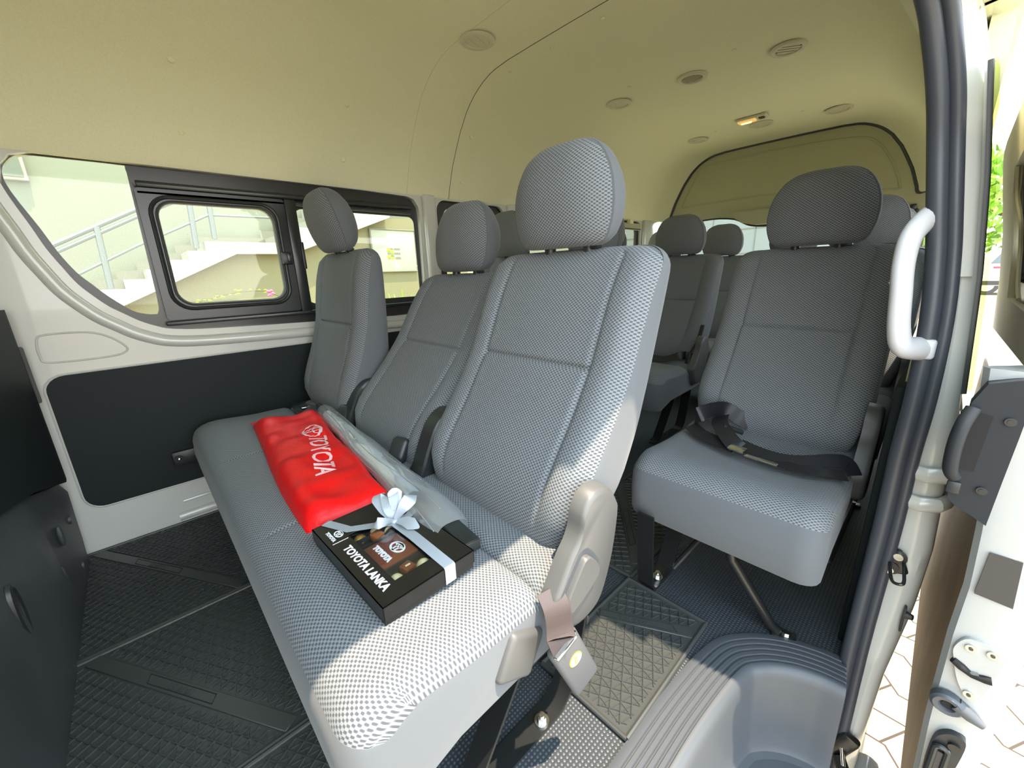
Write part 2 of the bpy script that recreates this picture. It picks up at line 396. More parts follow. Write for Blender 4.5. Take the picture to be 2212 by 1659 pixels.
WIN1 = [Vector((0, a, b)) for a, b in [(-.175, 1.10), (-.166, 1.06), (-.147, .995), (-.132, .938), (-.113, .888), (-.093, .841), (-.068, .804), (-.042, .772), (-.013, .747), (.019, .721), (.053, .702), (.089, .689), (.172, .679), (.361, .671)]]
WIN1 = [(v.y, v.z) for v in cr(WIN1, 4)] + [(0.9, .655), (0.985, .655), (1.025, .668), (1.052, .70), (1.064, .75), (1.070, 1.10), (1.066, 1.135), (1.045, 1.165), (1.01, 1.175), (0.8, 1.180), (0.3, 1.182), (-0.10, 1.184), (-.145, 1.172), (-.166, 1.145)]
WIN2 = rrect(1.165, 1.60, 0.68, 1.175, 0.05); WIN3 = rrect(1.77, 3.05, 0.68, 1.175, 0.06)

def wall_right():
    mb = MB()
    mb.plate(0, XR, -0.05, [(-1.62, -0.05), (3.36, -0.05), (3.36, 1.205), (-1.62, 1.205)], 'paint', [WIN1, WIN2, WIN3])
    # pressed bead that follows the window opening
    ctr = Vector((0.45, 0.93))
    bead = []
    for (a, b) in [p for p in WIN1 if p[1] < 1.12]:
        bead.append((a, b))
    P = [Vector((XR, a, b)) for a, b in bead]
    off = []
    for i, p in enumerate(P):
        t = (P[min(i + 1, len(P) - 1)] - P[max(i - 1, 0)]).normalized(); nrm = Vector((0, t.z, -t.y))
        if nrm.dot(Vector((0, p.y - 0.45, p.z - 1.0))) < 0: nrm = -nrm
        off.append(p + nrm * 0.040)
    mb.tube(off, 0.019, 'paint', n=12, flat=1.0)
    # embossed pocket, low crease, sill bulge
    mb.tube([Vector((XR, a, b)) for a, b in [(q.y, q.z) for q in cr([Vector((0, a, b)) for a, b in [(-.207, .69), (-.19, .703), (-.112, .702), (-.066, .685), (-.033, .652), (-.033, .632), (-.075, .622), (-.195, .624), (-.211, .645)]], 6, True)]], 0.0030, 'paint', n=8, closed=True)
    mb.tube([(XR, 0.0, 0.085), (XR + 0.002, 0.15, 0.088), (XR + 0.002, 0.9, 0.085), (XR, 1.1, 0.085)], 0.006, 'paint', n=8)
    mb.tube([(XR - 0.004, -0.02, 0.030), (XR - 0.002, 0.1, 0.033), (XR - 0.002, 1.2, 0.033)], 0.016, 'paint', n=10)
    # posts between the windows
    for y0, y1 in ((1.085, 1.15), (1.62, 1.75), (3.07, 3.30)):
        mb.box((XR + 0.008, (y0 + y1) / 2, 0.92), (0.03, y1 - y0, 0.54), 'paint', 0.012, seg=3)
    return struct(mb.build('wall_right', origin=(XR, 1, 0)), 'white painted side wall under the windows')
wall_right()

t = MB(); t.plate(0, XR + 0.001, 0.007, rrect(-.222, 1.15, .155, .583, .045), 'dark_board')
pan = struct(t.build('trim_1', origin=(XR, .4, .15)), 'dark board panel on the white side wall')
t = MB(); t.tube([(XR + 0.003, a, b) for a, b in rrect(-.225, 1.153, .152, .586, .048)], 0.0035, 'paint', n=6, closed=True); t.build('panel_border', pan)
t = MB(); t.box((XR + 0.016, 0.06, 0.25), (0.016, 0.115, 0.05), 'black_plastic', 0.005); t.cyl((XR + 0.02, 0.02, 0.25), (XR + 0.030, 0.02, 0.25), 0.013, 'steel_black'); t.ball((XR + 0.031, 0.02, 0.25), 0.006, 'zinc', (0.5, 1, 1)); t.build('belt_anchor', pan)

def window_one():
    root = thing('window_1', 'long side window with quarter pane and black sliding frame', 'window', (XR, 0.45, 0.68)); del root['category']; root['kind'] = 'structure'
    q = [(-.168, 1.13), (-.158, 1.153), (-.141, 1.171), (-.118, 1.178), (-.046, 1.179), (.068, 1.179), (.080, 1.170), (.080, 1.10), (.075, .80), (.069, .745), (.058, .738), (.034, .742), (.007, .755), (-.036, .80), (-.064, .838), (-.089, .874), (-.113, .93), (-.133, .995), (-.156, 1.06), (-.167, 1.10)]
    qp = [(v.y, v.z) for v in cr([Vector((0, a, b)) for a, b in q], 3, True)]
    big = [(a * 1.0, b) for a, b in WIN1]
    sash = rrect(.130, .452, .766, 1.078, .045); right = rrect(.535, 1.050, .735, 1.092, .03)
    m = MB(); m.plate(0, XR - 0.028, 0.004, big, 'ceramic', [qp, rrect(.12, .46, .757, 1.086, .05), right]); m.build('black_border', root)
    m = MB(); m.plate(0, XR - 0.024, 0.002, [(a, b) for a, b in qp], 'window_glass'); m.build('quarter_pane', root)
    m = MB(); m.plate(0, XR - 0.022, 0.018, rrect(.086, .50, .715, 1.118, .012), 'frame_black', [sash])
    m.tube([(XR - 0.003, a, b) for a, b in rrect(.112, .470, .748, 1.096, .055)], 0.006, 'frame_black', n=8, closed=True)
    m.tube([(XR - 0.003, a, b) for a, b in rrect(.125, .457, .761, 1.083, .048)], 0.004, 'rubber', n=8, closed=True)
    s = m.build('sliding_frame', root)
    m = MB(); m.plate(0, XR - 0.014, 0.002, sash, 'window_glass'); m.build('sliding_pane', s)
    m = MB(); m.box((XR + 0.008, 0.474, 0.91), (0.026, 0.036, 0.044), 'black_plastic', 0.006); m.box((XR + 0.022, 0.480, 0.912), (0.010, 0.016, 0.030), 'frame_black', 0.003); m.build('latch', s)
    m = MB(); m.box((XR - 0.008, 0.518, 0.915), (0.022, 0.040, 0.41), 'frame_black', 0.005); m.box((XR + 0.004, 0.536, 0.92), (0.01, 0.012, 0.10), 'black_plastic', 0.004); m.build('centre_post', root)
    m = MB(); m.box((XR - 0.006, 0.56, 1.128), (0.026, 0.94, 0.018), 'frame_black', 0.006); m.box((XR - 0.010, 0.56, 1.105), (0.012, 0.94, 0.012), 'rubber', 0.003)
    m.box((XR - 0.004, 0.56, 0.705), (0.03, 0.96, 0.014), 'frame_black', 0.004); m.build('rail', root)
    m = MB(); m.plate(0, XR - 0.026, 0.002, right, 'window_glass'); m.build('fixed_pane', root)
    m = MB(); m.box((XR + 0.002, 0.80, 1.125), (0.014, 0.30, 0.014), 'black_plastic', 0.005); m.build('grip_bar', root)
window_one()
def side_window(name, loop, x, lab, gl='window_glass'):
    ys = [p[0] for p in loop]; zs = [p[1] for p in loop]; cy, cz = (min(ys) + max(ys)) / 2, (min(zs) + max(zs)) / 2
    inner = [(cy + (a - cy) * (1 - 0.05 / (max(ys) - min(ys)) * 2), cz + (b - cz) * (1 - 0.032 / (max(zs) - min(zs)) * 2)) for a, b in loop]
    m = MB(); m.plate(0, x, 0.006, loop, 'ceramic', [inner]); o = struct(m.build(name), lab)
    m = MB(); m.plate(0, x + 0.002, 0.002, inner, gl); m.build('pane', o)
    m = MB(); m.tube([(x + 0.006, a, b) for a, b in loop], 0.006, 'frame_black', n=6, closed=True); m.build('window_seal', o)
    return o
side_window('window_2', WIN2, XR - 0.03, 'side window beside the second row')
w3 = side_window('window_3', WIN3, XR - 0.03, 'rear side window beside the last rows')
m = MB(); m.box((XR + 0.004, 2.90, 1.135), (0.02, 0.26, 0.05), 'rear_trim', 0.008); m.box((XR + 0.02, 2.86, 1.165), (0.03, 0.05, 0.03), 'ivory_trim', 0.006); m.box((XR + 0.012, 2.90, 1.118), (0.012, 0.24, 0.006), 'black_void', 0.002); m.build('window_rail', w3)

# floor, floor step
SILL = [(-.262, -1.1), (-.262, -.8), (-.262, -.5), (-.262, -.2), (-.262, .1), (-.262, .3), (-.261, .45), (-.256, .63), (-.236, .80), (-.195, .876), (-.134, .928), (-.069, .956), (-.015, .965)]
def floor():
    mb = MB()
    L = [(-1.76, -1.6), (-.262, -1.6)] + SILL[1:] + [(-0.015, 3.4), (-1.76, 3.4)]
    mb.plate(2, 0.0, -0.04, [(a, b) for a, b in L], 'floor_vinyl')
    o = struct(mb.build('floor', origin=(-0.9, 1, 0)), 'dark grey dotted vinyl floor')
    for x0, x1, y0, y1 in ((-1.0, -0.55, 1.3, 1.34),):
        pass
floor()
def step():
    mb = MB()
    S = cr([Vector((a, b, 0)) for a, b in SILL], 10)
    def nrm(i):
        t = (S[min(i + 1, len(S) - 1)] - S[max(i - 1, 0)]).normalized(); return Vector((t.y, -t.x, 0))
    prof = [(0.0, -0.01), (0.0, 0.006), (0.008, 0.008)]
    for k in range(5):
        a = 0.018 + k * 0.013; prof += [(a - 0.0030, 0.008), (a - 0.0012, 0.0040), (a + 0.0012, 0.0040), (a + 0.0030, 0.008)]
    prof += [(0.076, 0.008), (0.084, 0.005), (0.090, -0.004), (0.093, -0.018), (0.096, -0.06), (0.102, -0.14), (0.106, -0.185), (0.112, -0.197), (0.125, -0.20)]
    rg = []
    for i, p in enumerate(S):
        n = nrm(i); last = i > len(S) - 8
        rg.append([p + n * min(a, 0.30) + Vector((0, 0, b)) for a, b in prof])
    mb.rings(rg, 'sill_plastic', closed=False, caps=False)
    o = struct(mb.build('trim_2', origin=(-0.2, 0.4, -0.2), sharp=50), 'grey ribbed plastic sill around the entry step')
    m = MB()
    inner = [(p + nrm(i) * 0.118).to_2d() for i, p in enumerate(S)]
    L = [tuple(q) for q in inner if q.y < 0.86] + [(-0.03, 0.862), (0.012, 0.83), (0.03, 0.70), (0.04, 0.55), (0.04, -1.1)]
    m.plate(2, -0.2, -0.03, L, 'sill_plastic'); st = m.build('step_tread', o)
    m = MB()
    for i in range(16):
        for j in range(4):
            y = -0.25 + i * 0.062; x = -0.105 + j * 0.028 + (i % 2) * 0.010
            if y > 0.74: continue
            m.box((x, y, -0.1985), (0.0035, 0.036, 0.003), 'black_void', 0.0, rot=(0, 0, -0.35))
    m.build('tread_grooves', o)
    m = MB(); m.tube(cr([(0.016, 0.835, -0.199), (-0.016, 0.80, -0.199), (-0.026, 0.76, -0.199), (-0.014, 0.70, -0.199), (0.0, 0.62, -0.199)], 5), 0.003, 'black_void', n=6); m.build('cover_gap', o)
step()

# ------------------------------------------------------------ door pillar, left wall, seal
SEALP = [(0.0, -0.36), (-0.005, 0.05), (-0.002, 0.33), (-0.003, 0.48), (-0.001, 0.60), (-0.005, 0.73), (-0.015, 0.83), (-0.029, 0.92), (-0.042, 1.0), (-0.054, 1.07), (-0.070, 1.14), (-0.090, 1.21), (-0.125, 1.29), (-0.17, 1.37)]
OUTP = [(0.040, -0.36), (0.042, -0.2), (0.046, -0.02), (0.061, 0.17), (0.064, 0.30), (0.058, 0.42), (0.055, 0.50), (0.045, 0.618), (0.030, 0.79), (0.010, 0.945), (-0.019, 1.12), (-0.034, 1.18), (-0.07, 1.30), (-0.11, 1.40)]
def pillar():
    mb = MB(); rg = []
    zs = [-0.36 + i * (1.73 / 60) for i in range(61)]
    SI = [(z, x) for x, z in SEALP]; OI = [(z, x) for x, z in OUTP]
    for z in zs:
        a = interp(SI, z) ; b = interp(OI, z); b = max(b, a + 0.03)
        slot = 0.0
        for z0, z1, d in ((0.434, 0.447, 0.018), (0.372, 0.392, 0.0)):
            if z0 < z < z1: slot = d
        rg.append([Vector(p) for p in [(a - 0.020, 1.06, z), (a - 0.018, 1.005, z), (a - 0.010, 0.985, z), (a + 0.010, 0.975, z), (lerp(a, b, .55), 0.968, z), (b - 0.014 - slot, 0.972, z), (b - 0.004 - slot, 0.985, z), (b - slot, 1.01, z), (b + 0.002 - slot, 1.08, z), (b + 0.004, 1.30, z), (a - 0.015, 1.32, z)]])
    mb.rings(rg, 'paint')
    # guide-rail lips that run back along the body side
    for z in (0.462, 0.405):
        mb.tube([(0.014, 0.966, z - 0.001), (0.03, 0.959, z), (0.052, 0.966, z + 0.003), (0.062, 0.99, z + 0.004), (0.064, 1.10, z + 0.004), (0.064, 2.4, z + 0.004)], 0.010, 'paint', n=10, up=(0, 0, 1), flat=1.4)
    o = struct(mb.build('wall_left', origin=(0, 1, 0)), 'white door pillar and left side wall behind the door opening')
    m = MB(); rg = []
    for i in range(12):
        z = .80 + i * .40 / 11; y = interp([(.83, .955), (1.0, .940), (1.07, .920), (1.14, .895), (1.21, .862)], z); k = y / .955
        zz = .83 + (z - .83) * k; sx_ = interp(SI, z) * k; ox = interp(OI, z)
        rg.append([Vector(p) for p in [(sx_ + .004, y + .008, zz), (sx_ + .012, y + .004, zz), (lerp(sx_, ox, .7), lerp(y, .968, .7), z), (ox - .006, .972, z), (ox - .006, .985, z), (sx_, .985, zz)]])
    m.rings(rg, 'paint'); m.build('door_flange', o)
    # inner trim wall and outer skin behind the pillar with two windows
    m = MB(); wa, wb_ = rrect(1.42, 2.10, .70, 1.16, .05), rrect(2.25, 3.05, .70, 1.16, .05)
    m.plate(0, -0.028, 0.028, [(1.07, -0.02), (3.36, -0.02), (3.36, 1.24), (1.07, 1.24)], 'ivory_trim', [wa, wb_]); m.build('inner_panel', o)
    m = MB(); m.plate(0, 0.03, 0.02, [(1.31, -0.36), (3.40, -0.36), (3.40, 1.24), (1.31, 1.24), (1.31, 1.1), (1.31, .9), (1.31, .7), (1.31, .5)], 'paint_dimmed', [wa, wb_])
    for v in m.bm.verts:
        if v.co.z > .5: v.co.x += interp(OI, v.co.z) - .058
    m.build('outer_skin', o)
    m = MB(); m.box((-0.028, 2.17, 0.29), (0.020, 2.30, 0.62), 'dark_board', 0.004); m.build('lower_board', o)
    m = MB(); m.tube([(interp(OI, z) - 0.001, 1.000, z) for z in [0.606 + i * 0.0502 for i in range(11)]], 0.0055, 'rubber', n=8, flat=0.7); m.build('glass_edge_strip', o)
    m = MB(); m.tube([(interp(OI, z) + 0.006, 1.010, z) for z in [0.61 + i * 0.0498 for i in range(11)]], 0.0045, 'green_glass', n=8); m.build('glass_edge', o)
    # striker
    m = MB(); m.box((0.018, 0.964, 0.275), (0.030, 0.010, 0.050), 'steel_black', 0.006, rot=(0, -0.35, 0), seg=3); m.cyl((0.014, 0.962, 0.262), (0.014, 0.956, 0.262), 0.013, 'steel_black'); m.cyl((0.021, 0.962, 0.288), (0.021, 0.956, 0.288), 0.013, 'steel_black'); 
    st = m.build('door_striker', o)
    for c in ((0.021, 0.291), (0.013, 0.258)):
        m = MB(); m.cyl((c[0], 0.957, c[1]), (c[0], 0.952, c[1]), 0.007, 'zinc'); m.build('screw', st)
    m = MB(); m.tube(cr([(0.011, 0.958, 0.277), (0.016, 0.925, 0.268), (0.022, 0.908, 0.264), (0.034, 0.908, 0.268), (0.033, 0.93, 0.275), (0.030, 0.958, 0.281)], 5), 0.0028, 'steel_black', n=8); m.build('striker_loop', st)
    m = MB(); m.box((0.048, 0.965, 0.16), (0.004, 0.014, 0.055), 'sticker_grey', 0.0018); m.cyl((0.050, 0.965, 0.170), (0.060, 0.962, 0.172), 0.008, 'black_plastic', 0.005); m.build('rubber_stop', o)
    # roller arm low on the pillar
    m = MB(); m.box((0.012, 0.953, -0.205), (0.034, 0.020, 0.075), 'steel_black', 0.008, rot=(0, 0.35, 0)); m.cyl((0.010, 0.95, -0.205), (0.02, 0.92, -0.225), 0.004, 'chrome')
    ra = m.build('roller_bracket', o)
    m = MB(); m.tube([(0.010, 0.945, -0.235), (0.028, 0.92, -0.250), (0.055, 0.89, -0.258), (0.100, 0.87, -0.262)], 0.012, 'steel_black', n=8, flat=1.3); m.box((0.045, 0.90, -0.256), (0.060, 0.04, 0.008), 'steel_black', 0.002, rot=(0, 0, -0.6))
    for p in ((0.030, 0.915, -0.237), (0.056, 0.888, -0.244)): m.cyl(p, (p[0], p[1], p[2] + 0.003), 0.004, 'zinc')
    m.build('roller_arm', ra)
    m = MB(); m.box((0.06, 1.02, -0.33), (0.05, 0.10, 0.05), 'paint_dimmed', 0.02); m.build('lower_rail_cover', o)
    return o
pillar()
def seal():
    P = []
    for x, z in SEALP:
        if z > 1.22: continue
        y = interp([(.83, .955), (1.0, .940), (1.07, .920), (1.14, .895), (1.21, .862)], z); k = y / .955
        P.append(Vector((x * k, y, .83 + (z - .83) * k)))
    top = [Vector((-0.112, 0.80, 1.235)), Vector((-0.142, 0.71, 1.315)), Vector((-0.172, 0.60, 1.38)), Vector((-0.188, 0.48, 1.412)), Vector((-0.192, 0.3, 1.418)), Vector((-0.192, -0.3, 1.418))]
    path = cr([p for p in P] + top, 5)
    m = MB(); m.tube([p + Vector((-0.0085, 0.004, 0)) for p in path], 0.0130, 'seal_rubber', n=14, up=(0.3, 0.9, 0.2)); o = struct(m.build('trim_3', origin=(0, .95, -.3)), 'dark grey rubber door seal')
    m = MB(); m.tube([p + Vector((0.0105, 0.005, 0)) for p in path], 0.0095, 'seal_rubber', n=12, up=(0.3, 0.9, 0.2)); m.build('outer_lip', o)
seal()

# roof edge over the door, front of the opening, added sun blocker
m = MB(); m.box((ROOF_EDGE[0] + 0.012, -0.15, ROOF_EDGE[1] + 0.015), (0.03, 2.3, 0.05), 'paint_dimmed', 0.010)
m.box((0.02, 1.09, 1.295), (0.15, 0.50, 0.06), 'paint_dimmed', 0.012)  # unseen box, added to keep stray sun off the single seat
struct(m.build('trim_4'), 'white roof edge above the door opening, with an added sun-blocking box')

# ------------------------------------------------------------ cab ahead of the camera
m = MB(); m.plate(1, -1.62, -.04, [(-1.80, -.3), (.06, -.3), (.06, 1.66), (-1.80, 1.66)], 'paint', [[(-1.66, .80), (-.16, .80), (-.24, 1.32), (-1.58, 1.32)]])
wf = struct(m.build('wall_front', origin=(-.9, -1.62, 0)), 'cab front with the windscreen')
m = MB(); m.plate(1, -1.63, -.004, [(-1.66, .80), (-.16, .80), (-.24, 1.32), (-1.58, 1.32)], 'dark_glass'); m.build('windscreen', wf)
m = MB(); m.box((-.9, -1.45, .55), (1.6, .35, .42), 'black_plastic', .06, seg=3); m.build('dashboard', wf)
m = MB(); m.plate(0, -.03, .06, [(-1.62, -.30), (-.40, -.30), (-.40, 1.45), (-1.62, 1.45)], 'paint_dimmed', [rrect(-1.5, -.5, .68, 1.18, .06)]); fd = struct(m.build('door_3', origin=(0, -1, -.3)), 'closed front passenger door')
m = MB(); m.plate(0, -.01, .003, rrect(-1.5, -.5, .68, 1.18, .06), 'dark_glass'); m.build('door_glass', fd)

# ------------------------------------------------------------ tailgate
def tailgate():
    Y = 3.305
    arch = [(-1.68, 1.00), (-1.655, 1.16), (-1.60, 1.30), (-1.565, 1.38), (-1.515, 1.50), (-1.47, 1.57), (-1.40, 1.612), (-1.30, 1.625), (-0.91, 1.640), (-0.52, 1.612), (-0.41, 1.575), (-0.33, 1.50), (-0.25, 1.36), (-0.19, 1.22), (-0.16, 1.10), (-0.15, 1.00)]
    wl_ = [(-1.50, .70), (-1.53, .78), (-1.52, 1.10), (-1.47, 1.145), (-1.30, 1.162), (-1.15, 1.145), (-1.06, 1.10), (-0.98, 1.083), (-0.88, 1.083), (-0.80, 1.10), (-0.70, 1.135), (-0.50, 1.140), (-0.30, 1.125), (-0.225, 1.08), (-0.20, 1.03), (-0.20, .78), (-0.23, .70)]
    A = [(v.x, v.z) for v in cr([Vector((a, 0, b)) for a, b in arch], 4)]
    wl2 = [(v.x, v.z) for v in cr([Vector((a, 0, b)) for a, b in wl_], 3, True)]
    m = MB(); m.plate(1, Y, 0.03, A + [(-0.10, -0.05), (-1.75, -0.05)], 'rear_trim', [wl2])
    o = struct(m.build('door_1', origin=(-0.9, Y, 0)), 'tailgate with olive grey upper trim and rear window')
    m = MB(); e = cr([Vector(p) for p in [(-1.545, Y, 1.285), (-1.49, Y, 1.40), (-1.43, Y, 1.50), (-1.36, Y, 1.535), (-0.95, Y, 1.545), (-0.55, Y, 1.525), (-0.43, Y, 1.48), (-0.345, Y, 1.36), (-0.295, Y, 1.235), (-0.32, Y, 1.215), (-0.60, Y, 1.25), (-1.0, Y, 1.28), (-1.45, Y, 1.275), (-1.53, Y, 1.270)]], 5, True)
    m.tube(e, 0.006, 'rear_trim', n=8, closed=True); m.build('pressed_border', o)
    m = MB(); m.rings([[Vector((x, y, z)) for x, z in [(-1.19, 1.185), (-0.67, 1.185), (-0.78, 1.11), (-0.86, 1.092), (-1.0, 1.092), (-1.08, 1.11)]] for y in (Y - 0.055, Y)], 'rear_trim'); m.build('brake_lamp_housing', o)
    m = MB(); m.plate(1, Y + 0.012, 0.003, wl2, 'rear_glass'); m.build('rear_window', o)
    m = MB(); m.tube([(a, Y + 0.002, b) for a, b in wl2], 0.006, 'frame_black', n=6, closed=True); m.build('window_seal', o)
    m = MB(); m.box((-0.215, Y - 0.03, 1.105), (0.03, 0.05, 0.03), 'black_plastic', 0.006); m.box((-0.20, Y - 0.02, 1.06), (0.02, 0.04, 0.07), 'black_plastic', 0.006); m.build('hinge_bracket', o)
    # black weatherstrip on the headliner edge
    R_ = [(-0.925 + (p[0] + 0.91) * 0.86, 3.302, p[1]) for p in PROF]
    m = MB(); m.tube(R_, 0.010, 'rubber', n=8); m.build('weatherstrip', o)
tailgate()

# ------------------------------------------------------------ sliding door, slid back along the outside
def sliding_door():
    root = thing('door_2', 'open white sliding door slid back outside the body', 'door', (0.13, 0.82, -0.3)); del root['category']; root['kind'] = 'structure'
    # lower body : inner edge / outer edge x as a function of z
    inn = [(-0.30, 0.118), (-0.016, 0.100), (0.10, 0.094), (0.27, 0.090), (0.36, 0.091), (0.47, 0.085), (0.56, 0.070), (0.66, 0.052), (0.685, 0.050)]
    out = [(-0.30, 0.155), (0.06, 0.166), (0.16, 0.168), (0.243, 0.170), (0.45, 0.165), (0.66, 0.140), (0.685, 0.135)]
    rg = []
    for i in range(34):
        z = -0.30 + i * 0.985 / 33; a, b = interp(inn, z), interp(out, z)
        rg.append([Vector(p) for p in [(a, 0.832, z), (a + 0.006, 0.822, z), (lerp(a, b, .5), 0.818, z), (b - 0.012, 0.823, z), (b - 0.002, 0.834, z), (b, 0.85, z), (b, 1.90, z), (.122, 1.90, z), (.120, 0.90, z), (a + .006, 0.84, z)]])
    m = MB(); m.rings(rg, 'paint_dimmed'); m.build('door_shell', root)
    m = MB()
    rg = []
    for i in range(20):
        z = -0.27 + i * 0.80 / 19; a = 0.110
        rg.append([Vector((a, 0.835, z)), Vector((a, 1.87, z)), Vector((a + 0.004, 1.87, z)), Vector((a + 0.004, 0.835, z))])
    m.rings(rg, 'hardboard'); m.build('inner_board', root)
    # window frame above the belt: leans inward, seen from its inner side
    def up(z): return interp([(.60, .112), (.84, .090), (1.04, .050), (1.13, .034)], z)
    m = MB()
    fr = [(0.83, 0.66), (1.90, 0.62), (1.91, 0.76), (1.91, 0.90), (1.90, 1.00), (1.885, 1.075), (1.85, 1.105), (1.75, 1.115), (0.83, 1.13), (.83, 1.0), (.83, .84)]
    ho = [(0.91, 0.73), (1.56, 0.73), (1.58, 0.86), (1.57, .97), (1.52, 1.02), (0.91, 1.04), (.91, .90)]
    m.plate(0, 0.0, 0.045, fr, 'ivory_trim', [ho])
    for v in m.bm.verts: v.co.x += up(v.co.z)
    fo = m.build('window_frame', root)
    m = MB(); m.plate(0, 0.012, 0.012, rrect(0.90, 1.57, 0.725, 1.03, 0.03), 'frame_black', [rrect(0.95, 1.20, 0.77, 0.99, .03), rrect(1.26, 1.52, 0.77, 0.99, .03)])
    for v in m.bm.verts: v.co.x += up(v.co.z)
    m.build('slider_frame', fo)
    m = MB(); m.tube([(up(z) + 0.004, y, z) for y, z in [(v.y, v.z) for v in cr([Vector((0, a, b)) for a, b in [(1.50, 1.02), (1.53, .96), (1.46, .90), (1.47, .84), (1.42, .77), (1.36, .74)]], 6)]], 0.004, 'ivory_trim', n=6); m.build('drain_cable', fo)
    m = MB(); m.plate(0, 0.022, 0.002, rrect(0.90, 1.57, 0.725, 1.03, 0.03), 'pane_dark')
    for v in m.bm.verts: v.co.x += up(v.co.z)
    m.build('door_glass', fo)
    # handle on the leading edge
    m = MB()
    hp = [(.047, .52), (.050, .496), (.060, .487), (.076, .479), (.091, .470), (.093, .54), (.095, .60), (.097, .680), (.080, .676), (.057, .668), (.047, .640)]
    m.plate(1, 0.800, 0.024, hp, 'door_handle_plastic'); h = m.build('door_handle', root)
    m = MB(); m.plate(1, 0.7985, 0.003, [(0.049, 0.545), (0.066, 0.545), (0.069, 0.625), (0.050, 0.630)], 'black_void'); m.build('handle_recess', h)
    m = MB(); m.tube(cr([(0.050, 0.797, 0.634), (0.044, 0.788, 0.61), (0.042, 0.786, 0.58), (0.044, 0.790, 0.545), (0.050, 0.797, 0.532)], 5), 0.008, 'door_handle_plastic', n=12); m.build('pull_lever', h)
    m = MB(); m.box((0.052, 0.798, 0.516), (0.014, 0.006, 0.018), 'black_plastic', 0.002); m.build('lock_tab', h)
    for c in ((0.084, 0.622), (0.078, 0.520)):
        m = MB(); m.cyl((c[0], 0.800, c[1]), (c[0], 0.7965, c[1]), 0.0055, 'black_plastic'); m.cyl((c[0], 0.797, c[1]), (c[0], 0.7955, c[1]), 0.003, 'steel_black'); m.build('screw', h)
    m = MB(); m.plate(1, 0.8165, 0.002, [(0.104, 0.424), (0.134, 0.424), (0.139, 0.350), (0.102, 0.353)], 'sticker_grey'); m.build('grey_patch', root)
    # lock: plate, slot, three screws
    m = MB(); m.plate(1, 0.814, 0.006, [(v.x, v.z) for v in cr([Vector((a, 0, b)) for a, b in [(0.100, 0.255), (0.112, 0.278), (0.142, 0.276), (0.148, 0.262), (0.140, 0.19), (0.130, 0.172), (0.114, 0.195), (0.103, 0.232)]], 4, True)], 'paint_dimmed'); lk = m.build('lock_plate', root)
    m = MB(); m.tube([(0.102, 0.813, 0.232), (0.112, 0.813, 0.226), (0.124, 0.813, 0.219), (0.136, 0.813, 0.222), (0.143, 0.813, 0.224)], [0.005, 0.006, 0.004, 0.006, 0.006], 'black_void', n=10); m.tube([(0.118, 0.812, 0.222), (0.130, 0.811, 0.226)], 0.002, 'zinc', n=8); m.build('lock_slot', lk)
    for c in ((0.115, 0.264), (0.136, 0.267), (0.127, 0.184)):
        m = MB(); m.cyl((c[0], 0.814, c[1]), (c[0], 0.811, c[1]), 0.006, 'zinc'); m.cyl((c[0], 0.8115, c[1]), (c[0], 0.810, c[1]), 0.0025, 'sticker_grey'); m.build('screw', lk)
    # round bump stop with a tail, and the lower dovetail
    m = MB(); R_ = []
    for r, y in ((0.0195, 0.818), (0.0195, 0.806), (0.016, 0.802), (0.010, 0.803), (0.007, 0.810)):
        R_.append([Vector((0.110 + r * math.cos(2 * PI * k / 24), y, 0.152 + r * math.sin(2 * PI * k / 24) * 0.92)) for k in range(24)])
    m.rings(R_, 'sill_plastic'); m.tube([(0.118, 0.812, 0.158), (0.135, 0.812, 0.149), (0.150, 0.812, 0.141)], [0.011, 0.010, 0.005], 'sill_plastic', n=10); bs = m.build('bump_stop', root)
    m = MB(); m.cyl((0.110, 0.8085, 0.152), (0.110, 0.8065, 0.152), 0.006, 'black_void'); m.build('socket', bs)
    m = MB(); m.plate(1, 0.808, 0.012, [(v.x, v.z) for v in cr([Vector((a, 0, b)) for a, b in [(0.108, 0.068), (0.120, 0.098), (0.136, 0.102), (0.141, 0.085), (0.135, 0.01), (0.125, -0.03), (0.110, -0.02)]], 4, True)], 'black_plastic'); dv = m.build('dovetail_block', root)
    m = MB(); m.tube([(a, 0.804, b) for a, b in rrect(0.112, 0.126, -0.01, 0.072, 0.006)], 0.004, 'frame_black', n=8, closed=True); m.box((0.119, 0.806, 0.03), (0.010, 0.004, 0.06), 'sticker_grey', 0.001); m.build('dovetail_rim', dv)
    m = MB(); m.cyl((0.130, 0.806, 0.082), (0.130, 0.803, 0.082), 0.007, 'steel_black'); m.build('bolt', dv)
sliding_door()

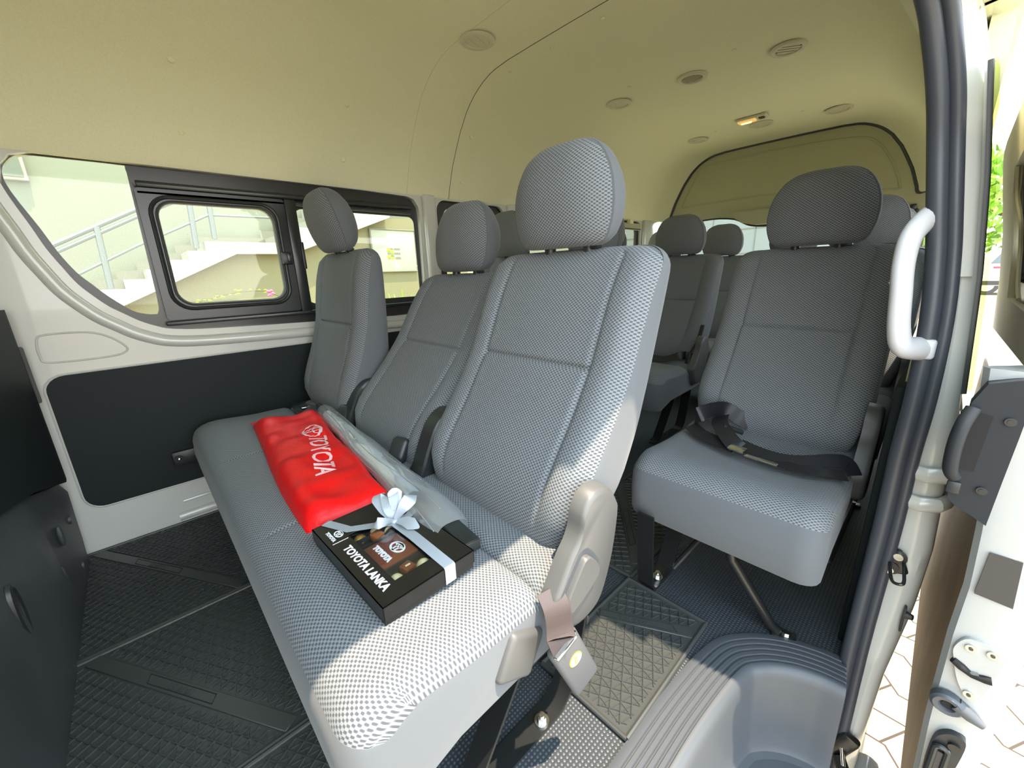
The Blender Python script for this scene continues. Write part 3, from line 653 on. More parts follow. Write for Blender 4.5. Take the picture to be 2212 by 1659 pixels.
# ------------------------------------------------------------ front seat riser and back at the far left edge
def front_riser():
    m = MB(); rg = []
    for i in range(17):
        x = -1.70 + i * 0.075; zt = lerp(.272, .40, min(1, i / 6)); yt = lerp(-.244, -.285, min(1, i / 6)); b = .010 * math.exp(-((x + 1.36) / .05) ** 2) - .012 * math.exp(-((x + 1.47) / .045) ** 2)
        rg.append([Vector(p) for p in [(x, -0.250, -0.01), (x, -0.252, 0.03), (x, lerp(-0.252, yt, .30) + b, zt * .3), (x, lerp(-0.252, yt, .62) + b, zt * .62), (x, lerp(-0.252, yt, .92) + b * .5, zt * .9), (x, yt - 0.012, zt), (x, yt - 0.30, zt), (x, -1.1, zt), (x, -1.1, -0.01)]])
    m.rings(rg, 'riser_vinyl'); o = struct(m.build('trim_5', origin=(-1.2, -0.5, 0)), 'dark vinyl covered riser under the front seats')
    for c in ((-1.63, -0.258, 0.185), (-1.60, -0.260, 0.05)):
        k = MB(); k.cyl(c, (c[0], c[1] + 0.012, c[2]), 0.012, 'riser_vinyl'); k.build('rubber_plug', o)
    for c in ((-1.52, -0.262, 0.19, 0.3), (-1.47, -0.272, 0.10, 0.3)):
        k = MB(); k.ball((c[0], c[1] + 0.004, c[2]), 0.030, 'riser_vinyl', (0.28, 0.25, 1.0), 14); k.build('pressed_dimple', o)
    return o
front_riser()
m = MB(); rg = []
for i in range(15):
    v = i / 14; z = 0.285 + v * 0.495; r = 1 - max(0, (v - 0.9) / 0.1) ** 2 * 0.3
    y0 = -0.238 - v * 0.0
    rg.append([Vector(p) for p in [(-1.708, -0.255, z), (-1.700, -0.238, z), (-1.67, -0.236, z), (-1.45, -0.262, z + .065 * (1 - v)), (-1.15, -0.285, z + .12 * (1 - v)), (-1.1, -0.60, z + .12 * (1 - v)), (-1.71, -0.60, z)]])
m.rings(rg, 'dark_board')
fs = tag(m.build('front_seat_back'), 'dark back of the front seat at the left edge of the photo', 'seat back')
m = MB(); m.box((-1.702, -0.238, 0.60), (0.014, 0.014, 0.16), 'plain_fabric_dark', 0.005); m.build('side_piping', fs)
m = MB(); m.tube([Vector((-1.115 + 0.018 * math.cos(a), -0.275, 0.235 + 0.055 * math.sin(a))) for a in [k * PI / 10 for k in range(20)]], 0.008, 'black_plastic', n=8, closed=True); m.box((-1.115, -0.285, 0.235), (0.03, 0.012, 0.08), 'grey_plastic', 0.004)
tag(m.build('strap_loop'), 'small black plastic loop on the riser at the left picture edge', 'loop')

# ------------------------------------------------------------ seats
FB = [(0.0, .440, .365), (.05, .437, .395), (.12, .447, .45), (.22, .482, .505), (.35, .535, .575), (.48, .578, .645), (.50, .584, .656), (.52, .590, .667), (.65, .617, .73), (.78, .647, .795), (.88, .672, .835), (.94, .686, .856), (.98, .700, .868), (1.0, .712, .872)]
RB = [(0.0, .545, .350), (.05, .562, .375), (.12, .592, .43), (.22, .625, .485), (.35, .653, .545), (.48, .677, .620), (.50, .680, .63), (.52, .683, .642), (.65, .703, .71), (.78, .723, .78), (.88, .733, .825), (.94, .734, .848), (.98, .729, .863), (1.0, .720, .870)]
def tab(T, v):
    return interp([(a, b) for a, b, c in T], v), interp([(a, c) for a, b, c in T], v)
PIV = (.46, .40)
def tilt(y, z, a, dy, dz=0.0):
    c, s = math.cos(a), math.sin(a); u, w = y - PIV[0], z - PIV[1]
    return Vector((0, PIV[0] + u * c + w * s + dy, PIV[1] + w * c - u * s + dz))
def backrest(root, x0, x1, deg=0.0, dy=0.0, low=False, fabric='woven', plain='plain_fabric'):
    a = math.radians(deg); xc = (x0 + x1) / 2; hw0 = (x1 - x0) / 2; gx = hw0 * 0.66
    vs = sorted(set([0, .012, .03, .06, .1, .15, .2, .26, .32, .38, .43, .462, .474, .482, .49, .497, .503, .51, .518, .526, .54, .58, .64, .70, .76, .82, .87, .90, .925, .945, .96, .972, .982, .990, .996, 1.0]))
    if low: vs = [0, .03, .1, .2, .3, .4, .47, .49, .5, .51, .53, .6, .7, .8, .88, .93, .96, .98, 1.0]
    xs = [0, .12, .25, .38, .50, .585, .615, .635, .648, .66, .672, .685, .705, .74, .79, .84, .885, .92, .95, .975, 1.0]
    if low: xs = [0, .3, .55, .63, .66, .69, .8, .9, .96, 1.0]
    U_ = [-q for q in reversed(xs[1:])] + xs
    rg = []; uvs = []; acc = 0; prevF = None
    for v in vs:
        fy, fz = tab(FB, v); ry, rz = tab(RB, v)
        hw = hw0 - (0.055 * (1 - math.sqrt(max(0, 1 - ((v - .88) / .12) ** 2))) if v > .88 else 0) - (0.030 * ((.20 - v) / .20) ** 2 if v < .20 else 0)
        F = Vector((0, fy, fz)); R = Vector((0, ry, rz)); D = (R - F); th = D.length; D.normalize()
        if prevF is not None: acc += (F - prevF).length
        prevF = F
        ring = []; uv = []
        edge = 0.042
        for u in U_:
            x = u * hw; d = 0.0; ax = abs(x)
            if ax > hw - edge: d += 0.022 * ((ax - hw + edge) / edge) ** 2.2
            d -= 0.006 * math.exp(-((ax - gx - .035) / .030) ** 2) * (1 if .08 < v < .93 else .3)          # side bolsters
            d += 0.0062 * math.exp(-((ax - gx) / .0045) ** 2) * (1 if .06 < v < .96 else 0)
            if ax < gx: d += 0.0085 * math.exp(-((v - .50) / .0075) ** 2) - 0.004 * math.exp(-((v - .40) / .09) ** 2)
            d = min(d, th * 0.45)
            p = F + D * d; ring.append(Vector((xc + x, p.y, p.z))); uv.append((xc + x, acc))
        for k, t_ in enumerate((.34, .5, .7, .86, .95, 1.0)):
            q = F + D * (th * t_); ix = (0, -.003, -.002, .001, .008, .022)[k]
            ring.append(Vector((xc + hw - min(ix, hw * .5), q.y, q.z))); uv.append((xc + hw + th * t_, acc))
        nb = 6
        for k in range(1, nb):
            q = F + D * th; ring.append(Vector((xc + (hw - .022) * (1 - 2 * k / nb), q.y, q.z))); uv.append((xc - .5 - k * .07, acc))
        for k, t_ in enumerate((1.0, .95, .86, .7, .5, .34)):
            q = F + D * (th * t_); ix = (.022, .008, .001, -.002, -.003, 0)[k]
            ring.append(Vector((xc - hw + min(ix, hw * .5), q.y, q.z))); uv.append((xc - hw - th * t_, acc))
        uv.append(uv[0])
        rg.append([tilt(p.y, p.z, a, dy) + Vector((p.x, 0, 0)) for p in ring]); uvs.append(uv)
    nf = len(U_); segm = [fabric] * (nf - 1) + [plain] * (len(rg[0]) - nf + 1)
    m = MB(); m.rings(rg, plain, segm=segm, uvs=uvs)
    o = m.build('backrest', root, sharp=50)
    headrest(o, xc, min(0.126, hw0 * .61), a, dy, low, fabric, plain)
    for sx in (-1, 1):
        g = MB(); p = tilt(.708, .872, a, dy) + Vector((xc + sx * .052, 0, 0)); q = tilt(.705, .905, a, dy) + Vector((xc + sx * .052, 0, 0))
        g.cyl(p - (q - p) * .25, p + (q - p) * .18, .0125, 'black_plastic', n=14); g.cyl(p, q, .0055, 'steel_black', n=10)
        if sx > 0: g.box(p + Vector((.018, -.002, .003)), (.022, .016, .010), 'black_plastic', .003)
        g.build('headrest_post', o)
    return o
FH = [(0, .678, .886), (.06, .664, .893), (.15, .653, .912), (.3, .645, .95), (.5, .642, .992), (.7, .646, 1.035), (.85, .656, 1.068), (.94, .670, 1.084), (1.0, .69, 1.092)]
RH = [(0, .706, .886), (.06, .722, .893), (.15, .736, .91), (.3, .748, .945), (.5, .752, .988), (.7, .748, 1.03), (.85, .736, 1.066), (.94, .722, 1.084), (1.0, .702, 1.092)]
HW = [(0, .70), (.05, .80), (.12, .90), (.25, .98), (.40, 1.0), (.55, .975), (.67, .915), (.77, .825), (.86, .70), (.92, .57), (.97, .42), (1.0, .26)]
def headrest(par, xc, hw0, a, dy, low, fabric, plain):
    n = 12 if low else 26
    xs = [0, .15, .3, .45, .6, .72, .82, .9, .96, 1.0] if not low else [0, .35, .65, .85, 1.0]
    U_ = [-q for q in reversed(xs[1:])] + xs; rg = []; uvs = []; acc = 0; pF = None
    for i in range(n + 1):
        v = 0.5 - 0.5 * math.cos(PI * i / n)
        fy, fz = tab(FH, v); ry, rz = tab(RH, v); hw = hw0 * interp(HW, v)
        F = Vector((0, fy, fz)); R = Vector((0, ry, rz)); D = R - F; th = D.length
        if pF is not None: acc += (F - pF).length
        pF = F; ring = []; uv = []
        for u in U_:
            d = th * 0.30 * abs(u) ** 3.0; p = F + D.normalized() * d
            ring.append(Vector((xc + u * hw, p.y, p.z))); uv.append((xc + u * hw, acc))
        ss = ((.305, -.0005), (.32, .004), (.45, .006), (.62, .004), (.78, -.004), (.90, -.014))
        for t_, e in ss: q = F + D * t_; ring.append(Vector((xc + hw + e, q.y, q.z))); uv.append((xc + hw + t_ * th, acc))
        for k in range(0, 7):
            u = 1 - 2 * k / 6; q = F + D * (1 - .07 * abs(u) ** 3); ring.append(Vector((xc + u * (hw - .028), q.y, q.z))); uv.append((xc + 1 + u * hw, acc))
        for t_, e in reversed(ss): q = F + D * t_; ring.append(Vector((xc - hw - e, q.y, q.z))); uv.append((xc - hw - t_ * th, acc))
        uv.append(uv[0]); rg.append([tilt(p.y, .886 + (p.z - .886) * .955 - .010, a, dy) + Vector((p.x, 0, 0)) for p in ring]); uvs.append(uv)
    nf = len(U_); segm = [fabric] * (nf - 1) + [plain] * 6 + [fabric] * 7 + [plain] * (len(rg[0]) - nf + 1 - 13)
    m = MB(); m.rings(rg, fabric, segm=segm, uvs=uvs); return m.build('headrest', par, sharp=42)

#            y,     z,   material of the segment that starts here
CS = [(.52, .245, 'p'), (.545, .27, 'p'), (.555, .32, 'w'), (.545, .352, 'w'), (.52, .366, 'w'), (.48, .372, 'w'), (.43, .373, 'w'), (.395, .368, 'w'), (.379, .360, 'w'), (.372, .348, 'w'), (.365, .360, 'w'), (.35, .366, 'w'), (.31, .367, 'w'), (.26, .367, 'w'), (.21, .370, 'w'),
      (.17, .374, 'w'), (.14, .3755, 'w'), (.115, .374, 'w'), (.095, .368, 'w'), (.08, .359, 'w'), (.072, .349, 'w'), (.068, .340, 'p'), (.064, .325, 'p'), (.061, .28, 'p'), (.066, .225, 'p'), (.076, .208, 'p'), (.10, .215, 'p'), (.20, .235, 'p'), (.35, .240, 'p'), (.45, .242, 'p')]
def cushion(root, x0, x1, dy=0.0, seams=(), low=False, fabric='woven', plain='plain_fabric', dish=0.0):
    xs = []; N = 40 if not low else 14
    ends = (0, .004, .010, .018, .028, .042)
    for e in ends: xs += [x0 + e, x1 - e]
    for i in range(1, N): xs.append(lerp(x0 + .042, x1 - .042, i / N))
    for s in seams: xs += [s - .012, s - .007, s - .0035, s, s + .0035, s + .007, s + .012]
    xs = sorted(xs); rg = []; uvs = []
    for x in xs:
        e = min(x - x0, x1 - x); k = 1 - min(1, e / .042); round_ = 1 - math.sqrt(max(0, 1 - k * k))
        ring = []; uv = []; acc = 0; pp = None
        for (y, z, mm) in CS:
            q = Vector((0, y, z))
            if pp is not None: acc += (q - pp).length
            pp = q
            zz = z; yy = y
            if z > .33: zz -= round_ * 0.030 * min(1, (z - .33) / .03)
            yy += (0.31 - y) * round_ * 0.05 + (round_ * .026 if y < .13 else 0)
            if z > .345:
                for s in seams: zz -= .0045 * math.exp(-((x - s) / .0045) ** 2) * (1 if .10 < y < .36 else 0)
                mid = 1 - abs(2 * (x - (x0 + x1) / 2) / (x1 - x0)) ** 2
                zz -= dish * mid * math.exp(-((y - .25) / .13) ** 2)
            ring.append(Vector((x, yy + dy, zz))); uv.append((x, acc))
        uv.append((x, acc + .1)); rg.append(ring); uvs.append(uv)
    segm = [(fabric if c == 'w' else plain) for (_, _, c) in CS]
    m = MB(); m.rings(rg, plain, segm=segm, uvs=uvs, caps=True)
    return m.build('seat_cushion', root, sharp=48)

HC = [(.486, .495), (.510, .482), (.526, .458), (.531, .437), (.519, .366), (.499, .311), (.481, .284), (.460, .275), (.428, .274), (.398, .288), (.380, .322), (.369, .350), (.379, .370), (.404, .407), (.421, .426), (.431, .445), (.437, .473), (.458, .494)]
def hinge_cover(root, x, dy, lever=True, mt='grey_plastic', t=.030):
    L = [(v.y + dy, v.z) for v in cr([Vector((0, a, b)) for a, b in HC], 3, True)]
    cy = sum(p[0] for p in L) / len(L); cz = sum(p[1] for p in L) / len(L)
    rg = []
    for k, (off, s) in enumerate(((-t, 1.05), (-.008, 1.02), (-.003, .99), (0, .93))):
        rg.append([Vector((x + off, cy + (a - cy) * s, cz + (b - cz) * s)) for a, b in L])
    m = MB(); m.rings(rg, mt); o = m.build('hinge_cover', root)
    if lever:
        k = MB(); lv = [(.378, .342), (.396, .325), (.466, .358), (.447, .396), (.432, .405), (.418, .395)]
        big = [(v.y + dy, v.z) for v in cr([Vector((0, a, b)) for a, b in [(.370, .342), (.394, .315), (.474, .356), (.452, .404), (.430, .415), (.412, .400)]], 3, True)]
        k.plate(0, x - .001, .0016, big, 'sill_plastic'); k.build('lever_recess', o)
        L2 = [(v.y + dy, v.z) for v in cr([Vector((0, a, b)) for a, b in lv], 3, True)]
        ly = sum(p[0] for p in L2) / len(L2); lz = sum(p[1] for p in L2) / len(L2)
        k = MB(); k.rings([[Vector((x + off, ly + (a - ly) * s, lz + (b - lz) * s)) for a, b in L2] for off, s in ((0, 1), (.007, 1), (.010, .93))], mt); k.build('recline_lever', o)
        k = MB(); k.ball((x, .447 + dy, .270), .006, 'black_void', (.3, .6, 1.5)); k.build('cover_slot', o)
    return o
def leg_strip(root, pts, x, w=.042, t=.006, name='leg', bolt=None):
    m = MB(); m.strip([(x, a, b) for a, b in pts], (1, 0, 0), w, t, 'steel_black'); o = m.build(name, root)
    if bolt:
        k = MB(); k.cyl((bolt[0], bolt[1], bolt[2]), (bolt[0], bolt[1], bolt[2] + .003), .014, 'zinc'); k.cyl((bolt[0], bolt[1], bolt[2] + .002), (bolt[0], bolt[1], bolt[2] + .013), .0085, 'zinc', n=6); k.cyl((bolt[0], bolt[1], bolt[2] + .012), (bolt[0], bolt[1], bolt[2] + .018), .0055, 'zinc'); k.build('bolt', o)
    return o
def v_leg(root, x, dy, bolt=True):
    rear = [(v.y, v.z) for v in cr([Vector((0, a + dy, b)) for a, b in [(.19, .0045), (.30, .0045), (.41, .0045), (.445, .008), (.472, .026), (.488, .06), (.512, .147), (.535, .262)]], 4)]
    leg_strip(root, rear, x, .044, .006, 'leg', (x + .006, .408 + dy, .0075) if bolt else None)
    leg_strip(root, [(.225 + dy, .006), (.25 + dy, .012), (.392 + dy, .225)], x - .012, .042, .006, 'leg')

# --- the near three-seat bench
bench = thing('three_seat_bench', 'near grey three-seat bench that carries the red pouch and the gift box', 'bench seat', (-1.0, .3, 0))
cushion(bench, -1.685, -.345, 0, (-1.24, -.795))
backrest(bench, -1.680, -1.245, -14.5)
backrest(bench, -1.236, -.800, 8.0)
backrest(bench, -.792, -.350, 0.0)
hinge_cover(bench, -.318, 0)
m = MB(); m.box((-.345, .315, .285), (.020, .075, .075), 'grey_plastic', .012, rot=(-.5, 0, 0), seg=3); m.build('side_bracket', bench)
v_leg(bench, -.396, 0); v_leg(bench, -1.60, 0)
m = MB(); m.box((-1.0, .40, .232), (1.24, .035, .03), 'steel_black', .004); m.box((-1.0, .16, .218), (1.24, .035, .03), 'steel_black', .004); m.build('frame_rail', bench)
for x in (-1.238, -.797):                                  # grey hinge guards between the backs
    m = MB(); L = [(v.y, v.z) for v in cr([Vector((0, a, b)) for a, b in [(.418, .366), (.425, .40), (.445, .445), (.47, .49), (.51, .515), (.56, .50), (.56, .40), (.53, .355)]], 4, True)]
    cy, cz = .49, .43
    m.rings([[Vector((x + sx, cy + (y - cy) * k, cz + (z - cz) * k)) for y, z in L] for sx, k in ((-.027, .90), (-.022, 1), (.022, 1), (.027, .90))], 'black_plastic'); m.build('hinge_guard', bench)
for (x, y, z, r) in ((-.890, .428, .392, (1.0, .15, .5)), (-1.262, .435, .395, (1.0, .1, .5))):
    m = MB(); m.box((x, y, z + .014), (.046, .062, .034), 'black_plastic', .012, rot=r, seg=4); b_ = m.build('belt_buckle', bench)
    k = MB(); k.strip([(x + .008, y + .01, z - .004), (x + .020, y + .035, z - .014), (x + .030, y + .06, z - .030)], (1, .2, 0), .032, .003, 'webbing'); k.build('buckle_strap', b_)
m = MB(); m.strip(cr([(-1.60, .40, .385), (-1.54, .375, .392), (-1.47, .395, .388), (-1.40, .425, .384)], 5), (0.3, 1, .2), .045, .002, 'webbing'); m.box((-1.50, .385, .394), (.02, .03, .004), 'chrome', .001); m.build('lap_belt', bench)
# hanging buckle with the number 2 at the right end
bk = MB()
Bz = Vector((0, .068, -.142)).normalized(); Bw = Vector((.10, .92, .40)); Bw = (Bw - Bz * Bw.dot(Bz)).normalized(); Bn = Bz.cross(Bw); Bn = Bn if Bn.x > 0 else -Bn
Bw2 = Bn.cross(Bz)
BM = Matrix.Translation((-.292, .378, .262)) @ Matrix((Bw2, -Bz, Bn)).transposed().to_4x4()
if BM.to_3x3().determinant() < 0: BM = BM @ Matrix.Scale(-1, 4, (1, 0, 0))
bk.obox(BM, (.054, .142, .016), 'buckle_grey', .007, 3)
bko = bk.build('belt_buckle', bench)
k = MB(); R_ = []
k.cyl(BM @ Vector((0.002, .018, .0078)), BM @ Vector((.002, .018, .0088)), .0125, 'sticker_yellow', n=28); k.cyl(BM @ Vector((0.002, .018, .0082)), BM @ Vector((.002, .018, .0092)), .0110, 'print_white', n=28); so = k.build('round_label', bko)
so['label'] = 'white disc with yellow rim and number 2'
k = MB(); text_mesh(k, '2', .021, BM @ Matrix.Translation((.002, .018, .0094)) @ Matrix.Rotation(PI * .96, 4, 'Z'), 'sticker_yellow', .0002, .0002); k.build('printed_number', bko)
k = MB(); k.strip(cr([Vector((-.338, .374, .366)), Vector((-.314, .366, .350)), BM @ Vector((-.001, .092, .010)), BM @ Vector((0, .064, .003))], 4), BM.to_3x3() @ Vector((1, 0, .0)), .040, .003, 'webbing_brown'); k.build('buckle_strap', bko)
k = MB(); k.tube([BM @ Vector((-.022, .072, .008)), BM @ Vector((-.020, .060, .0085)), BM @ Vector((.020, .060, .0085)), BM @ Vector((.022, .072, .008))], .0018, 'chrome', n=8); k.build('buckle_mouth', bko)

# --- single folding seats by the door side
def single(label, x0, x1, dy, ang, low=False, near=True):
    root = thing('single_seat', label, 'seat', ((x0 + x1) / 2, dy + .3, 0), 'single seats on the door side')
    cushion(root, x0, x1, dy + .02, (), low, dish=.010)
    backrest(root, x0 + .004, x1 - .004, ang, dy, low)
    hinge_cover(root, x1 + .022, dy, False)
    v_leg_x = x0 + .07
    pts = [(v.y, v.z) for v in cr([Vector((0, a + dy, b)) for a, b in [(.062, .24), (.070, .14), (.080, .05), (.088, .02), (.106, .0045), (.15, .0045), (.185, .008), (.205, .035), (.30, .235)]], 4)]
    leg_strip(root, pts, v_leg_x, .042, .006, 'leg', (v_leg_x + .004, .142 + dy, .0075))
    m = MB(); m.tube([(x0 + .250, .105 + dy, .232), (x0 + .256, .11 + dy, .19), (x0 + .338, .168 + dy, .022), (x0 + .352, .176 + dy, .008)], .0115, 'steel_black', n=12)
    m.box((x0 + .365, .178 + dy, .0045), (.048, .030, .006), 'steel_black', .002, rot=(0, 0, .2)); lg = m.build('support_tube', root)
    k = MB(); k.cyl((x0 + .368, .178 + dy, .007), (x0 + .368, .178 + dy, .010), .012, 'zinc'); k.cyl((x0 + .368, .178 + dy, .009), (x0 + .368, .178 + dy, .015), .008, 'zinc', n=6); k.build('bolt', lg)
    m = MB(); m.tube([(x0 + .09, .20 + dy, .012), (x0 + .20, .42 + dy, .235)], .008, 'steel_black', n=8); m.build('brace', root)
    return root
s1 = single('dark grey single seat by the door pillar with a black lap belt on it', -.490, -.076, .765, 0)
single('dark grey single seat directly behind the seat with the lap belt', -.470, -.066, 1.53, 0, True)
# the lap belt that lies on the first single seat
Z = .393
def belt(pts, w, wd, name, par, mtl='webbing', t=.0018):
    m = MB(); m.strip(cr(pts, 6), wd, w, t, mtl); return m.build(name, par)
lb = belt([(-.468, 1.245, .375), (-.450, 1.16, .40), (-.425, 1.10, .425), (-.405, 1.125, .438), (-.385, 1.19, .43), (-.345, 1.20, .41), (-.32, 1.21, .395)], .042, (.0, .35, 1), 'seat_belt', s1)
belt([(-.385, 1.17, .415), (-.365, 1.10, .420), (-.335, 1.06, .410), (-.305, 1.035, .397), (-.29, 1.03, .389)], .040, (1, .45, .35), 'belt_fold', lb)
belt([(-.44, 1.10, .392), (-.39, 1.065, .386), (-.33, 1.045, .386), (-.295, 1.03, .387)], .036, (.2, .9, .35), 'belt_underside', lb)
belt([(-.300, 1.055, .392), (-.25, 1.040, .389), (-.20, 1.035, .389), (-.155, 1.05, .393), (-.110, 1.085, .397), (-.088, 1.10, .392), (-.072, 1.09, .372)], .034, (.15, .9, .45), 'belt_tail', lb)
belt([(-.215, 1.022, .3835), (-.165, 1.018, .385), (-.12, 1.032, .385), (-.085, 1.06, .379)], .028, (.15, .9, .2), 'belt_under_tail', lb)
m = MB(); m.box((-.292, 1.022, .392), (.040, .022, .006), 'chrome', .002, rot=(.25, 0, -.25)); m.box((-.235, 1.006, .386), (.072, .010, .004), 'chrome', .0015, rot=(.2, 0, -.12)); m.build('belt_tongue', lb)
m = MB(); m.box((-.328, 1.095, .412), (.050, .014, .010), 'black_plastic', .002, rot=(.3, .3, .5)); m.build('belt_slider', lb)
m = MB(); m.box((-.452, 1.275, .385), (.022, .05, .09), 'black_plastic', .006, rot=(-.5, .15, 0)); m.build('belt_buckle', s1)

# --- double benches on the window side, and the last row
def double(label, dy, angs, group):
    root = thing('double_seat', label, 'bench seat', (-1.24, dy + .3, 0), group)
    cushion(root, -1.685, -.795, dy, (-1.24,), True)
    backrest(root, -1.680, -1.246, angs[0], dy, True); backrest(root, -1.236, -.800, angs[1], dy, True)
    hinge_cover(root, -.770, dy, False)
    v_leg(root, -.86, dy, False); v_leg(root, -1.60, dy, False)
    m = MB(); m.box((-1.24, dy + .40, .232), (.82, .035, .03), 'steel_black', .004); m.build('frame_rail', root)
    m = MB(); m.strip(cr([(-.84, dy + .46, .40), (-.86, dy + .40, .405), (-.92, dy + .37, .388), (-1.0, dy + .38, .383)], 5), (.2, .7, .5), .040, .002, 'webbing'); m.tube([(-.80, dy + .50, .55), (-.80, dy + .46, .47), (-.815, dy + .43, .42)], .010, 'webbing', n=8, flat=.3)
    lb2 = m.build('seat_belt', root)
    k = MB(); k.box((-.825, dy + .44, .385), (.024, .045, .07), 'black_plastic', .006, rot=(-.4, 0, 0)); k.build('belt_buckle', lb2)
    return root
double('dark grey double seat by the window, right behind the near bench', .765, (-9, -4), 'double seats along the window side')
double('dark grey double seat across the aisle behind the single seat, one row before the last', 1.53, (-6, -4), 'double seats along the window side')
rear = thing('rear_bench', 'dark grey last-row bench in front of the tailgate window', 'bench seat', (-.85, 2.6, 0))
cushion(rear, -1.69, -.075, 2.31, (-1.28, -.87, -.46), True)
for i in range(4):
    x0 = -1.685 + i * .402; backrest(rear, x0, x0 + .396, -4, 2.295, True)
for x in (-1.5, -.85, -.2): v_leg(rear, x, 2.3, False)

# ------------------------------------------------------------ rubber mats
def floor_mat(label, x0, x1, y0, y1, bc, bang, word, group='rubber floor mats'):
    """ribbed mat: square grid of ridges with diagonals and a smooth band at y = yb"""
    T = .006; m = MB(); bw = .030
    m.box(((x0 + x1) / 2, (y0 + y1) / 2, T / 2 + .0005), (x1 - x0, y1 - y0, T), 'rubber', .0015, seg=1)
    o = m.build('rubber_floor_mat', origin=((x0 + x1) / 2, (y0 + y1) / 2, 0)); tag(o, label, 'floor mat', group)
    m = MB(); zt = T + .0005
    def bar(a, b, w, h):
        a = Vector(a); b = Vector(b); d = (b - a).normalized(); n = Vector((-d.y, d.x)) * w / 2
        lo = [Vector((q.x, q.y, zt - .0006)) for q in (a + n, b + n, b - n, a - n)]; hi = [Vector((a.x + n.x * .4, a.y + n.y * .4, zt + h)), Vector((b.x + n.x * .4, b.y + n.y * .4, zt + h)), Vector((b.x - n.x * .4, b.y - n.y * .4, zt + h)), Vector((a.x - n.x * .4, a.y - n.y * .4, zt + h))]
        L = [m.bm.verts.new(p) for p in lo]; H = [m.bm.verts.new(p) for p in hi]
        m.face(H, 'rubber', smooth=False)
        for i in range(4): m.face([L[i], L[(i + 1) % 4], H[(i + 1) % 4], H[i]], 'rubber', smooth=False)
    mg = .012; xa, xb, ya, yb = x0 + mg, x1 - mg, y0 + mg, y1 - mg
    E1 = Vector((math.cos(bang), math.sin(bang))); E2 = Vector((-E1.y, E1.x)); c0 = Vector(bc); hb = bw / 2 + .004
    def span(p, d):
        t0, t1 = -9, 9
        for k, lo, hi in ((0, xa, xb), (1, ya, yb)):
            if abs(d[k]) < 1e-9:
                if not lo <= p[k] <= hi: return None
                continue
            u, v = (lo - p[k]) / d[k], (hi - p[k]) / d[k]; t0 = max(t0, min(u, v)); t1 = min(t1, max(u, v))
        return (t0, t1) if t1 - t0 > .006 else None
    def line(p, d, w, h):
        sp_ = span(p, d)
        if not sp_: return
        t0, t1 = sp_; k = d.dot(E2); segs = [(t0, t1)]
        off = (p - c0).dot(E2)
        if abs(k) < 1e-6:
            if abs(off) < hb: return
        else:
            a_, b_ = sorted(((-hb - off) / k, (hb - off) / k)); segs = [(t0, min(t1, a_)), (max(t0, b_), t1)]
        for q0, q1 in segs:
            if q1 - q0 > .006: bar(p + d * q0, p + d * q1, w, h)
    cell = .0205; N = int(1.2 / cell)
    for k in range(-N, N + 1):
        line(c0 + E2 * ((abs(k) - 1) * cell + hb) * (1 if k > 0 else -1) if k else c0 + E2 * hb, E1, .0026, .0030)
        line(c0 + E1 * k * cell, E2, .0026, .0030)
        line(c0 + E2 * hb + E1 * k * cell, (E1 + E2).normalized(), .0020, .0016)
        if k % 2 == 0: line(c0 + E2 * hb + E1 * k * cell, (E1 - E2).normalized(), .0020, .0016)
    m.build('ridges', o)
    sp_ = span(c0, E1); MB_ = Matrix.Translation((c0.x, c0.y, 0)) @ Matrix.Rotation(bang, 4, 'Z')
    m = MB(); t0, t1 = sp_; m.obox(MB_ @ Matrix.Translation(((t0 + t1) / 2, 0, zt + .0012)), (t1 - t0, bw, .0028), 'rubber', .001, 1); bd = m.build('smooth_band', o)
    m = MB(); m.tube([MB_ @ Vector(q) for q in ((-.085, -.009, zt + .0027), (.095, -.009, zt + .0027), (.085, .009, zt + .0027), (-.10, .009, zt + .0027))], .0009, 'black_void', n=6, closed=True)
    if word: text_mesh(m, word, .017, MB_ @ Matrix.Translation((0, 0, zt + .0026)) @ Matrix.Rotation(PI, 4, 'Z'), 'rubber', .0004, .0012, shear=.25)
    m.build('raised_word', bd)
    m = MB()
    for a, b in (((x0, y0), (x1, y0)), ((x1, y0), (x1, y1)), ((x1, y1), (x0, y1)), ((x0, y1), (x0, y0))): m.tube([(a[0], a[1], T), (b[0], b[1], T)], .0048, 'rubber', n=8)
    m.build('raised_rim', o)
    return o
floor_mat('black ribbed rubber mat along the white side wall in front of the near bench', -1.738, -1.214, -.262, .56, (-1.50, -.095), .55, 'TOYOTA')
floor_mat('black ribbed rubber mat in the middle below the front edge of the near bench', -1.206, -.712, -.262, .56, (-.965, -.085), .55, 'TOYOTA')
floor_mat('black ribbed rubber mat under the bench end at the bottom edge of the photo', -.704, -.485, -.262, .56, (-.6, -.05), .55, None)
floor_mat('ribbed rubber mat by the entry step, half in the sun', -.470, -.262, .496, .848, (-.385, .735), .50, 'TOYOTA')
floor_mat('ribbed rubber mat in the aisle behind the near bench', -.775, -.470, .856, 1.62, (-.59, 1.05), -.90, 'TOYOTA')
floor_mat('ribbed rubber mat under the single seat beside the pillar', -.380, -.100, 1.30, 1.95, (-.24, 1.6), .5, None)

